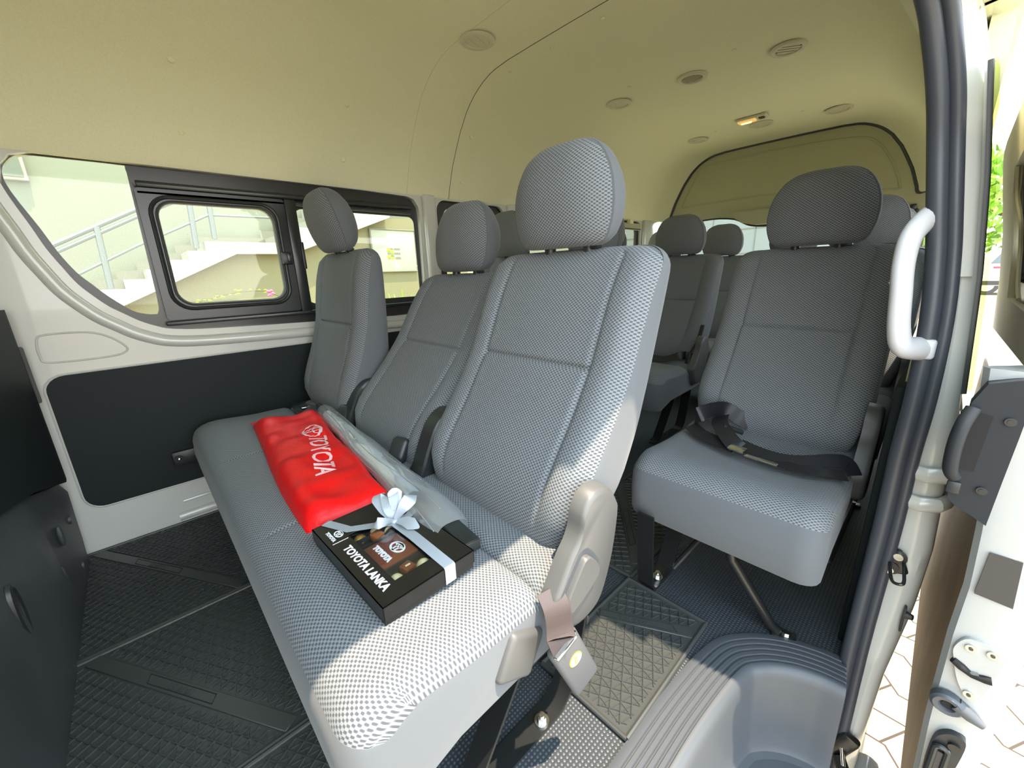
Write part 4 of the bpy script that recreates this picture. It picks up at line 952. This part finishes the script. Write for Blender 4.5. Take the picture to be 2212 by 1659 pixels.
# ------------------------------------------------------------ things on the near bench
SZ = .3725
def pouch():
    # outline of the lying bag, four sides, with a lofted puffy body
    Q = [Vector((-1.478, .215, 0)), Vector((-1.405, .395, 0)), Vector((-.690, .318, 0)), Vector((-.742, .160, 0))]
    nu, nv = 46, 16; m = MB(); top = []; bot = []
    for j in range(nv + 1):
        v = j / nv; rt = []; rb = []
        for i in range(nu + 1):
            u = i / nu
            A = Q[0].lerp(Q[3], u) + Vector((0, -.014 * math.sin(PI * u) + .006 * math.sin(5 * u), 0)); B = Q[1].lerp(Q[2], u) + Vector((0, .004 * math.sin(4 * PI * u), 0)); p = A.lerp(B, v)
            eu = min(1, u / .06, (1 - u) / .05); ev = min(1, v / .16, (1 - v) / .12)
            e = math.sqrt(max(0, min(1, eu))) * math.sqrt(max(0, min(1, ev)))
            h = .036 * e + e * (.0035 * math.sin(9 * u + 7 * v) + .0028 * math.sin(23 * u - 9 * v + 1) + .0022 * math.sin(40 * u * (1 - .4 * v) + 15 * v) + .0016 * math.sin(61 * u + 5 * v))
            sg = .006 * math.sin(PI * u) * 0
            rt.append(Vector((p.x, p.y, SZ + .004 + max(0, h) - sg))); rb.append(Vector((p.x, p.y, SZ + .001)))
        top.append(rt); bot.append(rb)
    T = [[m.bm.verts.new(p) for p in r] for r in top]; Bt = [[m.bm.verts.new(p) for p in r] for r in bot]
    for j in range(nv):
        for i in range(nu):
            m.face([T[j][i], T[j][i + 1], T[j + 1][i + 1], T[j + 1][i]], 'red_nylon'); m.face([Bt[j][i], Bt[j + 1][i], Bt[j + 1][i + 1], Bt[j][i + 1]], 'red_nylon')
    for j in range(nv):
        m.face([T[j][0], T[j + 1][0], Bt[j + 1][0], Bt[j][0]], 'red_nylon'); m.face([T[j][nu], Bt[j][nu], Bt[j + 1][nu], T[j + 1][nu]], 'red_nylon')
    for i in range(nu):
        m.face([T[0][i], Bt[0][i], Bt[0][i + 1], T[0][i + 1]], 'red_nylon'); m.face([T[nv][i], T[nv][i + 1], Bt[nv][i + 1], Bt[nv][i]], 'red_nylon')
    o = tag(m.build('fabric_pouch', sharp=70), 'long red fabric pouch with pale lettering lying on the near bench', 'pouch')
    # lettering laid on the top surface
    def hz(x, y):
        best = None
        for r in top:
            for p in r:
                d = (p.x - x) ** 2 + (p.y - y) ** 2
                if best is None or d < best[0]: best = (d, p.z)
        return best[1]
    k = MB(); ang = math.atan2(-.062, .245)
    M = Matrix.Translation((-1.006, .273, 0)) @ Matrix.Rotation(ang, 4, 'Z')
    text_mesh(k, 'TOYOTA', .062, M, 'print_pink', .0006, .0004, shear=.12, space=1.02)
    emblem(k, .080, Matrix.Translation((-1.168, .306, 0)) @ Matrix.Rotation(ang, 4, 'Z'), 'print_pink', .065, .0004)
    for v in k.bm.verts: v.co.z += hz(v.co.x, v.co.y) + .0016
    k.build('printed_lettering', o)
    k = MB(); k.tube([(Q[0].x - .012, Q[0].y - .004, SZ + .010), (Q[0].x + .01, Q[0].y + .06, SZ + .012), (Q[1].x - .004, Q[1].y - .02, SZ + .010)], .004, 'red_nylon', n=8, flat=.5); k.build('hem', o)
pouch()

def umbrella():
    root = thing('umbrella', 'folded grey umbrella in a clear plastic sleeve behind the red pouch', 'umbrella', (-.9, .37, SZ))
    A = Vector((-1.36, .405, .402)); B = Vector((-.605, .335, .400)); m = MB()
    n = 30; rr = []
    for i in range(n + 1):
        u = i / n; rr.append(.013 + .008 * math.sin(PI * min(1, u * 1.15)) + .0012 * math.sin(40 * u))
    path = [A.lerp(B, .04 + .86 * i / n) for i in range(n + 1)]; rg = []
    D = (B - A).normalized(); S = D.cross(Vector((0, 0, 1))).normalized(); Z_ = S.cross(D)
    for i, p in enumerate(path):
        ring = []
        for k in range(28):
            a = 2 * PI * k / 28 + i * .10; r = rr[i] * (1 + .12 * math.sin(7 * a)); ring.append(p + S * r * math.cos(a) + Z_ * r * math.sin(a))
        rg.append(ring)
    m.rings(rg, 'umbrella_cloth'); m.build('canopy', root)
    m = MB(); m.tube([A - D * .085, A - D * .08, A - D * .02, A + D * .05], [.010, .0125, .0125, .011], 'black_plastic', n=14); m.build('handle', root)
    m = MB(); m.tube([B - D * .07, B - D * .06, B - D * .01, B], [.010, .0135, .0135, .011], 'sill_plastic', n=14); m.build('tip_cap', root)
    m = MB(); rg = []; E_ = Vector((-.525, .333, .400))
    for i in range(41):
        u = i / 40; p = (A - D * .0).lerp(E_, u); w = lerp(.024, .043, u) + .0022 * math.sin(17 * u) ; h = lerp(.0265, .0215, u) * (1 - .25 * max(0, u - .85) / .15) + .0010 * math.sin(29 * u)
        if u > .93: w *= 1 - .25 * ((u - .93) / .07) ** 2
        ring = []
        for k in range(26):
            a = 2 * PI * k / 26; q = p + S * w * math.cos(a) + Z_ * h * math.sin(a) * (1 + .05 * math.sin(3 * a + 30 * u) + .03 * math.sin(5 * a - 47 * u)); q.z = max(q.z, SZ + .003)
            ring.append(q)
        rg.append(ring)
    m.rings(rg, 'film_soft', caps=False); m.build('plastic_sleeve', root)
    m = MB()
    for u0, u1, sa in ((.05, .5, .9), (.35, .95, 1.35), (.1, .8, 2.0), (.55, 1.0, .5)):
        pts = []
        for i in range(9):
            u = lerp(u0, u1, i / 8); p = A.lerp(E_, u); w = lerp(.0245, .0435, u); h = lerp(.027, .022, u); a = sa + .25 * math.sin(9 * u); pts.append(p + S * w * math.cos(a) + Z_ * h * math.sin(a))
        m.tube(pts, .0009, 'film_crease', n=6)
    m.build('sleeve_creases', root)
umbrella()

def gift_box():
    root = thing('gift_box', 'flat black gift box tied with silver ribbon on the near bench', 'gift box', (-.545, .232, SZ))
    GM = Matrix.Translation((-.573, .237, 0)) @ Matrix.Rotation(math.radians(2.0), 4, 'Z') @ Matrix.Diagonal((.95, 1, 1, 1)) @ Matrix.Translation((.549, -.231, 0))
    X0, X1, Y0, Y1 = -.683, -.415, .152, .310; zb, zs, zt = SZ + .002, SZ + .011, SZ + .033
    m = MB(); m.box(((X0 + X1) / 2, (Y0 + Y1) / 2, (zb + zs) / 2 + .002), (X1 - X0 - .004, Y1 - Y0 - .004, zs - zb + .006), 'box_black', .0008); m.build('base', root, M=GM)
    # lid with a window opening
    fx0, fx1, fy0, fy1 = -.617, -.452, .190, .258
    m = MB(); m.plate(2, zt - .0015, .0015, [(X0, Y0), (X1, Y0), (X1, Y1), (X0, Y1)], 'box_black', [[(fx0, fy0), (fx1, fy0), (fx1, fy1), (fx0, fy1)]])
    for (x, y, sx, sy) in ((X0 + .0008, (Y0 + Y1) / 2, .0016, Y1 - Y0), (X1 - .0008, (Y0 + Y1) / 2, .0016, Y1 - Y0), ((X0 + X1) / 2, Y0 + .0008, X1 - X0, .0016), ((X0 + X1) / 2, Y1 - .0008, X1 - X0, .0016)): m.box((x, y, (zs + zt) / 2), (sx, sy, zt - zs), 'box_black')
    lid = m.build('lid', root, sharp=20, M=GM)
    m = MB(); m.plate(2, zt - .003, .0006, [(fx0 - .003, fy0 - .003), (fx1 + .003, fy0 - .003), (fx1 + .003, fy1 + .003), (fx0 - .003, fy1 + .003)], 'clear_film'); m.build('clear_window', lid, M=GM)
    # inner tray
    m = MB(); m.box(((fx0 + fx1) / 2, (fy0 + fy1) / 2, zs + .002), (.20, .10, .004), 'tray')
    for x in (-.571, -.490, -.596): m.box((x, (fy0 + fy1) / 2, zs + .009), (.002, .10, .014), 'tray')
    m.build('tray', root, M=GM)
    # printing: emblem, TOYOTA, divider, TOYOTA LANKA along the front edge
    k = MB(); Mx = lambda x, y: Matrix.Translation((x, y, zt + .0001))
    text_mesh(k, 'TOYOTA LANKA', .0185, Mx(-.515, .1735), 'print_white', .0006, .0003)
    emblem(k, .0215, Mx(-.632, .1795), 'print_white', .11, .0004); text_mesh(k, 'TOYOTA', .0085, Mx(-.634, .1665), 'print_white', .0003, .0003)
    k.box((-.6085, .1735, zt + .0002), (.0010, .026, .0005), 'print_white'); k.build('printed_name', lid, M=GM)
    # ribbons: one along the back of the window, one across
    m = MB(); e = .0012
    yr = .272; m.strip([(X0 - e, yr - .075, zb + .004), (X0 - e, yr - .085, zs), (X0 - e, yr - .093, zt - .002), (X0 + .003, yr - .096, zt + e)], (0, 1, 0), .018, .0006, 'ribbon_silver')
    m.strip([(X0, yr - .096, zt + e), (-.63, yr - .075, zt + e), (-.585, .262, zt + .0016)], (0.35, 1, 0), .017, .0006, 'ribbon_silver')
    m.strip([(-.585, .262, zt + .0024), (-.585, .29, zt + .002), (-.598, Y1 + e, zt + e), (-.598, Y1 + e, zb + .004)], (1, 0.15, 0), .016, .0006, 'ribbon_silver')
    m.strip([(-.585, .262, zt + .002), (-.52, .264, zt + .0012), (X1 - .002, .262, zt + e), (X1 + e, .262, zt - .001), (X1 + e, .262, zb + .003)], (0, 1, 0), .019, .0006, 'ribbon_silver')
    rb = m.build('ribbon', root, sharp=60, M=GM)
    K = Vector((-.585, .262, zt + .004)); m = MB()
    def loop(pts, ws):
        m.strip(cr([K + Vector(p) for p in pts], 6), (0.3, 1, .5), [interp([(i / (len(ws) - 1), w) for i, w in enumerate(ws)], t / ((len(pts) - 1) * 6)) for t in range((len(pts) - 1) * 6 + 1)], .0006, 'ribbon_silver')
    loop([(0, 0, 0), (-.022, -.004, .016), (-.044, -.004, .030), (-.052, .0, .034)], [.008, .022, .028, .022])
    loop([(0, 0, 0), (-.010, .010, .022), (-.020, .016, .042), (-.023, .018, .050)], [.008, .020, .026, .006])
    loop([(0, 0, 0), (.006, .014, .020), (.008, .030, .034), (.006, .036, .038)], [.008, .020, .026, .022])
    loop([(0, 0, 0), (.004, -.014, .008), (-.002, -.030, .010), (-.010, -.036, .006)], [.007, .014, .020, .012])
    loop([(0, 0, 0), (.024, .006, .008), (.042, .010, .008), (.058, .016, .004)], [.007, .018, .022, .003])
    loop([(0, 0, 0), (-.016, -.002, .020), (-.034, .006, .036), (-.020, .014, .040), (-.006, .004, .018)], [.008, .018, .022, .018, .008])
    m.ball(K, .0075, 'ribbon_silver', (1, 1, .7), 12); m.build('bow', rb, sharp=60, M=GM)
    # chocolates seen through the clear window
    zc = zs + .004
    m = MB(); m.box((-.531, .224, zc + .006), (.070, .064, .012), 'choc_brown', .002); sl = tag(m.build('chocolate_slab', M=GM), 'big square chocolate slab with white print in the gift box', 'chocolate')
    k = MB(); Mz = lambda x, y: Matrix.Translation((x, y, zc + .0122))
    emblem(k, .034, Mz(-.527, .2345), 'print_white', .12, .0005); text_mesh(k, 'TOYOTA', .0125, Mz(-.531, .209), 'print_white', .0010, .0004); k.build('white_print', sl, M=GM)
    cs = [('round', -.606, .205, 'gold_foil', 'round chocolate in golden wrapping left of the big slab'), ('block', -.590, .229, 'choc_orange', 'caramel brown chocolate block beside the big slab'), ('round', -.611, .238, 'choc_white', 'cream chocolate in the back left corner of the box'), ('round', -.600, .254, 'choc_white', 'cream chocolate at the back edge beneath the ribbon'), ('round', -.582, .252, 'choc_dark', 'dark chocolate under the bow'),
          ('round', -.4665, .199, 'choc_white', 'cream chocolate in the front corner of the window'), ('block', -.4735, .223, 'choc_brown', 'small brown chocolate block with a thin mark'), ('round', -.4655, .246, 'choc_white', 'round cream chocolate near the ribbon end of the window')]
    for kind, x, y, c, lab in cs:
        m = MB()
        if kind == 'round':
            m.ball((x, y, zc + .005), .0105, c, (1, 1, .75), 16); m.cyl((x, y, zc - .001), (x, y, zc + .005), .0105, c, .0115, 20)
        else:
            m.box((x, y, zc + .006), (.021, .019, .013), c, .002, rot=(0, 0, .2)); m.box((x, y, zc + .013), (.003, .008, .001), 'choc_white' if c == 'choc_brown' else c)
        tag(m.build('chocolate', M=GM), lab, 'chocolate', 'small chocolates in the gift box')
gift_box()
m = MB(); m.box((-.515, .342, SZ + .012), (.075, .035, .020), 'black_plastic', .002, rot=(0, 0, -.10)); m.box((-.515, .342, SZ + .0225), (.072, .032, .002), 'frame_black', .001, rot=(0, 0, -.10))
tag(m.build('black_case'), 'small shiny black case half hidden behind the gift box', 'case')

# ------------------------------------------------------------ grab handle on the pillar
def grab():
    P = cr([(-.026, 1.0, .908), (-.040, .965, .896), (-.055, .925, .866), (-.057, .91, .825), (-.052, .905, .775), (-.046, .905, .722), (-.037, .915, .692), (-.018, .95, .684)], 8)
    m = MB(); m.tube(P, [.0160 - .0025 * math.sin(PI * i / (len(P) - 1)) for i in range(len(P))], 'handle_plastic', n=16, flat=1.25)
    o = tag(m.build('grab_handle'), 'white curved grab handle on the door pillar', 'handle')
    for p in (P[0], P[-1]):
        k = MB(); k.box((p.x + .008, p.y + .004, p.z), (.024, .022, .034), 'handle_plastic', .006, seg=3); k.build('end_cap', o)
grab()

# ------------------------------------------------------------ ceiling vents and lamp
def vent(x, y, z, label, slope=0.0, state='closed', ang=0.6):
    root = thing('ceiling_vent', label, 'air vent', (x, y, z), 'round vents in the headliner')
    m = MB(); R_ = []
    M = Matrix.Translation((x, y, z)) @ Matrix.Rotation(slope, 4, 'Y')
    for r, h in ((.060, .002), (.060, -.002), (.057, -.0055), (.050, -.007), (.043, -.006), (.041, -.001)):
        R_.append([M @ Vector((r * math.cos(2 * PI * k / 40), r * math.sin(2 * PI * k / 40), h)) for k in range(40)])
    m.rings(R_, 'vent_plastic', caps=False); m.build('ring', root)
    m = MB()
    if state == 'closed':
        for i in range(3):
            x0 = -.0415 + i * .0277; pts = []
            m2 = [(x0 + .0004, x0 + .0273)]
            for a, b in m2:
                L = []
                for s_ in (1, -1):
                    for q in range(7):
                        u = lerp(a, b, q / 6) if s_ > 0 else lerp(b, a, q / 6)
                        L.append(Vector((u, s_ * math.sqrt(max(0, .0412 ** 2 - u * u)), 0)))
                Mr = M @ Matrix.Rotation(ang, 4, 'Z')
                m.rings([[Mr @ (p + Vector((0, 0, h))) for p in L] for h in (-.0025, .0)], 'vent_plastic')
        m.build('louvre', root, sharp=30)
    else:
        m.cyl(M @ Vector((0, 0, .001)), M @ Vector((0, 0, .0025)), .042, 'black_void', n=32); m.build('duct', root)
        for i in range(4):
            u = -.0262 + i * .0175; hl = math.sqrt(.0412 ** 2 - u * u)
            k = MB(); Mr = M @ Matrix.Rotation(ang, 4, 'Z') @ Matrix.Translation((u, 0, -.002)) @ Matrix.Rotation(1.5 if state == 'open' else .12, 4, 'Y'); k.obox(Mr, (.010 if state == 'open' else .0168, hl * 2 * .96, .0014), 'vent_plastic'); k.build('louvre', root)
    return root
vent(-.91, 1.045, 1.604, 'round ceiling vent cut by the top edge of the photo')
vent(-1.262, 1.063, 1.602, 'large closed round vent in front of the headliner seam', .03, 'closed', 0.3)
vent(-.566, 1.989, 1.600, 'round vent with pale slats nearest to the door', -.03, 'tilted', -.9)
vent(-.909, 1.952, 1.604, 'open round vent with dark gaps in mid ceiling', 0, 'open', 1.2)
vent(-1.258, 1.939, 1.602, 'closed round vent on the window side of the open one', .03, 'closed', .4)
vent(-.561, 2.935, 1.600, 'closed round vent in the rear row nearest to the door', -.03, 'closed', .4)
vent(-.907, 2.864, 1.604, 'closed round vent just behind the glowing lamp', 0, 'closed', .4)
vent(-1.265, 2.859, 1.602, 'smallest closed round vent, rear row on the window side', .03, 'closed', .4)
lamp = thing('dome_lamp', 'small oblong ceiling lamp glowing orange', 'lamp', (-.916, 2.70, 1.604))
m = MB(); m.box((-.905, 2.70, 1.600), (.150, .060, .014), 'vent_plastic', .006, seg=3); m.build('housing', lamp)
m = MB(); m.box((-.928, 2.70, 1.592), (.088, .048, .016), 'lamp_lens', .007, seg=3); ln = m.build('lens', lamp)
m = MB(); m.tube([(-.955, 2.70, 1.5835), (-.905, 2.70, 1.5835)], .0045, 'lamp_bulb', n=8); m.build('bulb', ln)
m = MB(); m.box((-.855, 2.70, 1.592), (.026, .030, .010), 'sticker_grey', .003); m.build('switch', lamp)

# ------------------------------------------------------------ outside
m = MB(); m.plate(2, -.62, -.1, [(-30, -20), (40, -20), (40, 60), (-30, 60)], 'pavers'); struct(m.build('floor.001' if False else 'ground', origin=(0, 0, -.62)), 'sunlit interlocking paving around the vehicle')
KX = 2.1
def S(y, z, x=-4.6):                         # building points measured on the stair front
    return Vector((x * KX, y * KX, .83 + (z - .83) * KX))
XW = -4.6 * KX
m = MB(); m.plate(0, XW - 1.3, -.2, [(-14, -.62), (15.4, -.62), (15.4, 9), (-14, 9)], 'wall_cream'); bw_ = tag(m.build('building'), 'pale cream building facade beyond the side windows', 'building')
m = MB(); a = S(-.50, 1.80); b = S(-.33, 1.64); m.box((XW - 1.24, (a.y + b.y) / 2 - .1, (a.z + b.z) / 2 + .25), (.12, .42, .75), 'stair_white', .01); w_ = m.build('window', bw_)
m = MB(); m.box((XW - 1.20, (a.y + b.y) / 2 - .1, (a.z + b.z) / 2 + .25), (.10, .34, .66), 'pane_dark'); m.build('pane', w_)
st = thing('staircase', 'white outside staircase rising along the building', 'staircase', (XW, 0, -.62))
steps = [(-1.30, .165), (-.72, .49)]
ys = [(-.135 + i * .1525 - .61, .81 - .308 + i * .0755) for i in range(10)]
pts = [(-1.2, .10)]
L = []
for y, z in ys: 
    if z < 1.18: L += [(y, z)] if not L else [(y, L[-1][1]), (y, z)]
L += [(.61, L[-1][1]), (.61, 1.187), (1.22, 1.187)]
zz = 1.187; yy = 1.22
for i in range(8): zz += .0755; L += [(yy, zz), (yy + .15, zz)]; yy += .15
Lu = L + [(yy, zz - .30), (1.32, 1.084), (.84, 1.083), (-.745, .33)]
m = MB(); m.plate(0, XW, -1.15, [(S(y, z).y, S(y, z).z) for y, z in Lu], 'stair_white'); m.build('flight', st, sharp=20)
m = MB(); Lk = []
for (y, z) in L: Lk.append((y - .035, z + .085))
Lk2 = Lk + [(yy, zz - .1), (1.3, 1.1), (.6, 1.0), (-.7, .4)]
m.plate(0, XW - 1.16, -.02, [(S(y, z).y, S(y, z).z) for y, z in Lk2], 'stair_grey'); m.build('stepped_skirting', st)
m = MB(); m.plate(0, XW - .25, -.15, [(S(-.9, .2).y, -.62), (S(yy, 0).y + 5, -.62), (S(yy, 0).y + 5, S(0, zz - .1).z), (S(yy, 0).y, S(0, zz - .3).z), (S(1.32, 0).y, S(0, 1.1).z), (S(.84, 0).y, S(0, 1.1).z), (S(-.745, 0).y, S(0, .35).z)], 'wall_yellow'); m.build('under_stair_wall', st)
rl = thing('stair_railing', 'grey tube railing of the outside staircase', 'railing', (XW, 0, 0))
def rt(pts, r, name): 
    m = MB(); m.tube([S(y, z, -4.62) for y, z in pts], r, 'rail_grey', n=8); m.build(name, rl)
rt([(-1.0, .70), (-.311, 1.138), (.195, 1.414), (.62, 1.63), (1.35, 1.64)], .035, 'top_rail')
rt([(-1.0, .655), (-.298, 1.094), (.193, 1.362), (.62, 1.578)], .030, 'second_rail')
rt([(-.9, .51), (-.231, .924), (.155, 1.14), (.688, 1.411), (1.223, 1.417)], .022, 'middle_rail')
for p in ([(-.049, 1.28), (-.068, .81)], [(.575, 1.62), (.547, 1.127)], [(.712, 1.63), (.695, 1.209)], [(-.70, .90), (-.70, .52)], [(1.223, 1.64), (1.223, 1.2)]): rt(p, .045, 'post')
m = MB()
bd = [S(0, 0, -5.0)]
yb0, yb1, zb0, zb1 = 2.53 * KX * .87, 3.20 * KX * .87, .83 + (.90 - .83) * KX * .87, .83 + (1.45 - .83) * KX * .87
m.box((XW - .22, (yb0 + yb1) / 2, (zb0 + zb1) / 2), (.05, yb1 - yb0, zb1 - zb0), 'board_white', .01)
bo = tag(m.build('notice_board'), 'large pale notice board on the yellow wall, seen through the side window', 'board')
m = MB(); m.tube([(XW - .19, a, b) for a, b in rrect(yb0, yb1, zb0, zb1, .02, 2)], .02, 'stair_grey', n=6, closed=True); m.build('frame', bo)
m = MB()
for i in range(4):
    for j in range(5): m.box((XW - .193, lerp(yb0, yb1, .36 + .075 * i), lerp(zb0, zb1, .32 + j * .055)), (.006, .085, .045), ('leaf', 'sticker_yellow', 'stair_grey')[(i + j) % 3] if i < 2 else ('stair_grey', 'board_white')[j % 2])
m.build('printed_table', bo)
def blades(name, label, base, n, L_, w, cat, mt='leaf_bright', seed=1):
    rnd = random.Random(seed); m = MB()
    for i in range(n):
        a = rnd.uniform(0, 2 * PI); el = rnd.uniform(.5, 1.35); l = L_ * rnd.uniform(.7, 1.1); d = Vector((math.cos(a) * math.cos(el), math.sin(a) * math.cos(el), math.sin(el)))
        p = [Vector(base) + d * l * t - Vector((0, 0, .25 * l * t * t * math.cos(el))) for t in (0, .25, .5, .75, 1)]
        m.strip(p, Vector((-math.sin(a), math.cos(a), 0)), [w, w * 1.1, w, w * .6, .004], .006, mt)
    return tag(m.build(name), label, cat)
pb = Vector((XW + .9, 1.87 * 1.88, .0)); m = None
blades('agave_plant', 'bright green spiky plant seen low in the side window', (-8.9, 4.78, -.62), 40, 1.25, .085, 'plant', seed=3)
m = MB(); vp = [S(.30, .30, -4.5), S(.40, .62, -4.5), S(.58, .70, -4.5), S(.78, .74, -4.5), S(.98, .735, -4.5), S(1.12, .67, -4.5)]
m.tube(cr(vp, 5), .008, 'bark', n=6); vine = tag(m.build('flowering_vine'), 'thin vine with a pink flower in front of the yellow wall', 'vine')
m = MB(); rnd = random.Random(5); vv = cr(vp, 6)
for i in range(26):
    p = vv[rnd.randrange(4, len(vv))] + Vector((rnd.uniform(-.03, .03), rnd.uniform(-.06, .06), rnd.uniform(-.03, .05))); m.ball(p, .022, 'leaf_bright', (1, 1.3, .6), 6)
m.build('foliage', vine)
m = MB()
for i in range(7): m.ball(S(1.03, .715, -4.5) + Vector((rnd.uniform(-.03, .03), rnd.uniform(-.06, .06), rnd.uniform(-.05, .05))), .032, 'petal', (1, 1, .8), 8)
m.build('flower', vine)

# behind the vehicle: clad building, trees, a parked car
m = MB(); m.box((-9.0, 16, 3.2), (12.6, .3, 7.6), 'cladding'); rb_ = tag(m.build('building'), 'light grey clad building behind the tailgate window', 'building')
m = MB()
for i in range(9): m.box((-14.6 + i * 1.4, 15.84, 3.2), (.03, .02, 7.6), 'stair_grey')
for j in range(8): m.box((-9.0, 15.84, .4 + j * .8), (12.6, .02, .03), 'stair_grey')
m.build('panel_joint', rb_)
def tree(label, base, h, r, seed, n=500, leaf=.28):
    rnd = random.Random(seed); root = thing('tree', label, 'tree', base, 'trees behind the car park')
    b = Vector(base); m = MB(); m.tube([b, b + Vector((.1, 0, h * .3)), b + Vector((-.05, .1, h * .6)), b + Vector((0.1, 0, h * .85))], [.22, .17, .12, .05], 'bark', n=10)
    for i in range(7):
        a = rnd.uniform(0, 2 * PI); p = b + Vector((0, 0, h * rnd.uniform(.35, .7))); m.tube([p, p + Vector((math.cos(a) * r * .4, math.sin(a) * r * .4, h * .12)), p + Vector((math.cos(a) * r * .8, math.sin(a) * r * .8, h * .2))], [.07, .05, .02], 'bark', n=6)
    m.build('trunk', root)
    m = MB()
    for i in range(n):
        d = Vector((rnd.gauss(0, 1), rnd.gauss(0, 1), rnd.gauss(0, 1))).normalized() * r * rnd.uniform(.55, 1.0) ; d.z *= .85
        c = b + Vector((0, 0, h * .62)) + d; q = Euler((rnd.uniform(0, 6), rnd.uniform(0, 6), rnd.uniform(0, 6))).to_matrix()
        vs = [m.bm.verts.new(c + q @ Vector(v) * leaf * rnd.uniform(.6, 1.3)) for v in ((-.5, 0, .0), (-.15, .32, .06), (.5, 0, .0), (-.15, -.32, .06))]
        m.face(vs, 'leaf', smooth=False)
    m.build('crown', root)
tree('green leafy tree seen in the gap between pillar and sliding door', (1.6, 34, -.62), 6.0, 3.6, 11, 1500, .5)
tree('green tree in the right corner of the tailgate window', (-1.4, 22, -.62), 5.6, 2.4, 12, 1200, .42)
def car():
    root = thing('car', 'white parked car with a red stripe beyond the open door', 'car', (2.3, 25.0, -.62), None)
    m = MB()
    prof = [(-2.2, .35), (-2.25, .75), (-2.15, 1.05), (-1.75, 1.12), (-1.55, 1.55), (-1.35, 1.72), (.35, 1.74), (.75, 1.50), (1.1, 1.12), (2.0, 1.02), (2.2, .80), (2.2, .35)]
    rg = []
    for x, s in ((-.86, .965), (-.80, 1.0), (0, 1.01), (.80, 1.0), (.86, .965)):
        rg.append([Vector((2.30 + y * s, 25.0 + x, -.62 + .35 + (z - .35) * s)) for y, z in prof])
    m.rings(rg, 'car_white'); m.build('body', root)
    m = MB()
    for y0, y1 in ((-1.40, -.60), (-.52, .30)): m.plate(1, 25.0 - .868, -.02, [(2.30 + a, -.62 + b) for a, b in ((y0, 1.16), (y1, 1.16), (y1 - .02, 1.56), (y0 + .22, 1.56))], 'car_glass')
    m.build('side_window', root)
    m = MB(); m.box((1.7, 25.0 - .87, -.62 + 1.02), (1.4, .012, .07), 'car_red'); m.build('stripe', root)
    m = MB(); m.box((2.3, 25.0 - .862, -.62 + .45), (4.2, .03, .16), 'sticker_grey'); m.build('lower_trim', root)
    for y in (-1.35, 1.4):
        for x in (-.74, .74):
            k = MB(); k.cyl((2.30 + y, 25.0 + x - .1, -.62 + .34), (2.30 + y, 25.0 + x + .1, -.62 + .34), .335, 'rubber', n=24); w = k.build('wheel', root)
            k = MB(); k.cyl((2.30 + y, 25.0 + x - .11, -.62 + .34), (2.30 + y, 25.0 + x + .11, -.62 + .34), .20, 'zinc', n=20); k.build('rim', w)
car()

for o in list(bpy.data.objects):
    if '_o' in o: del o['_o']
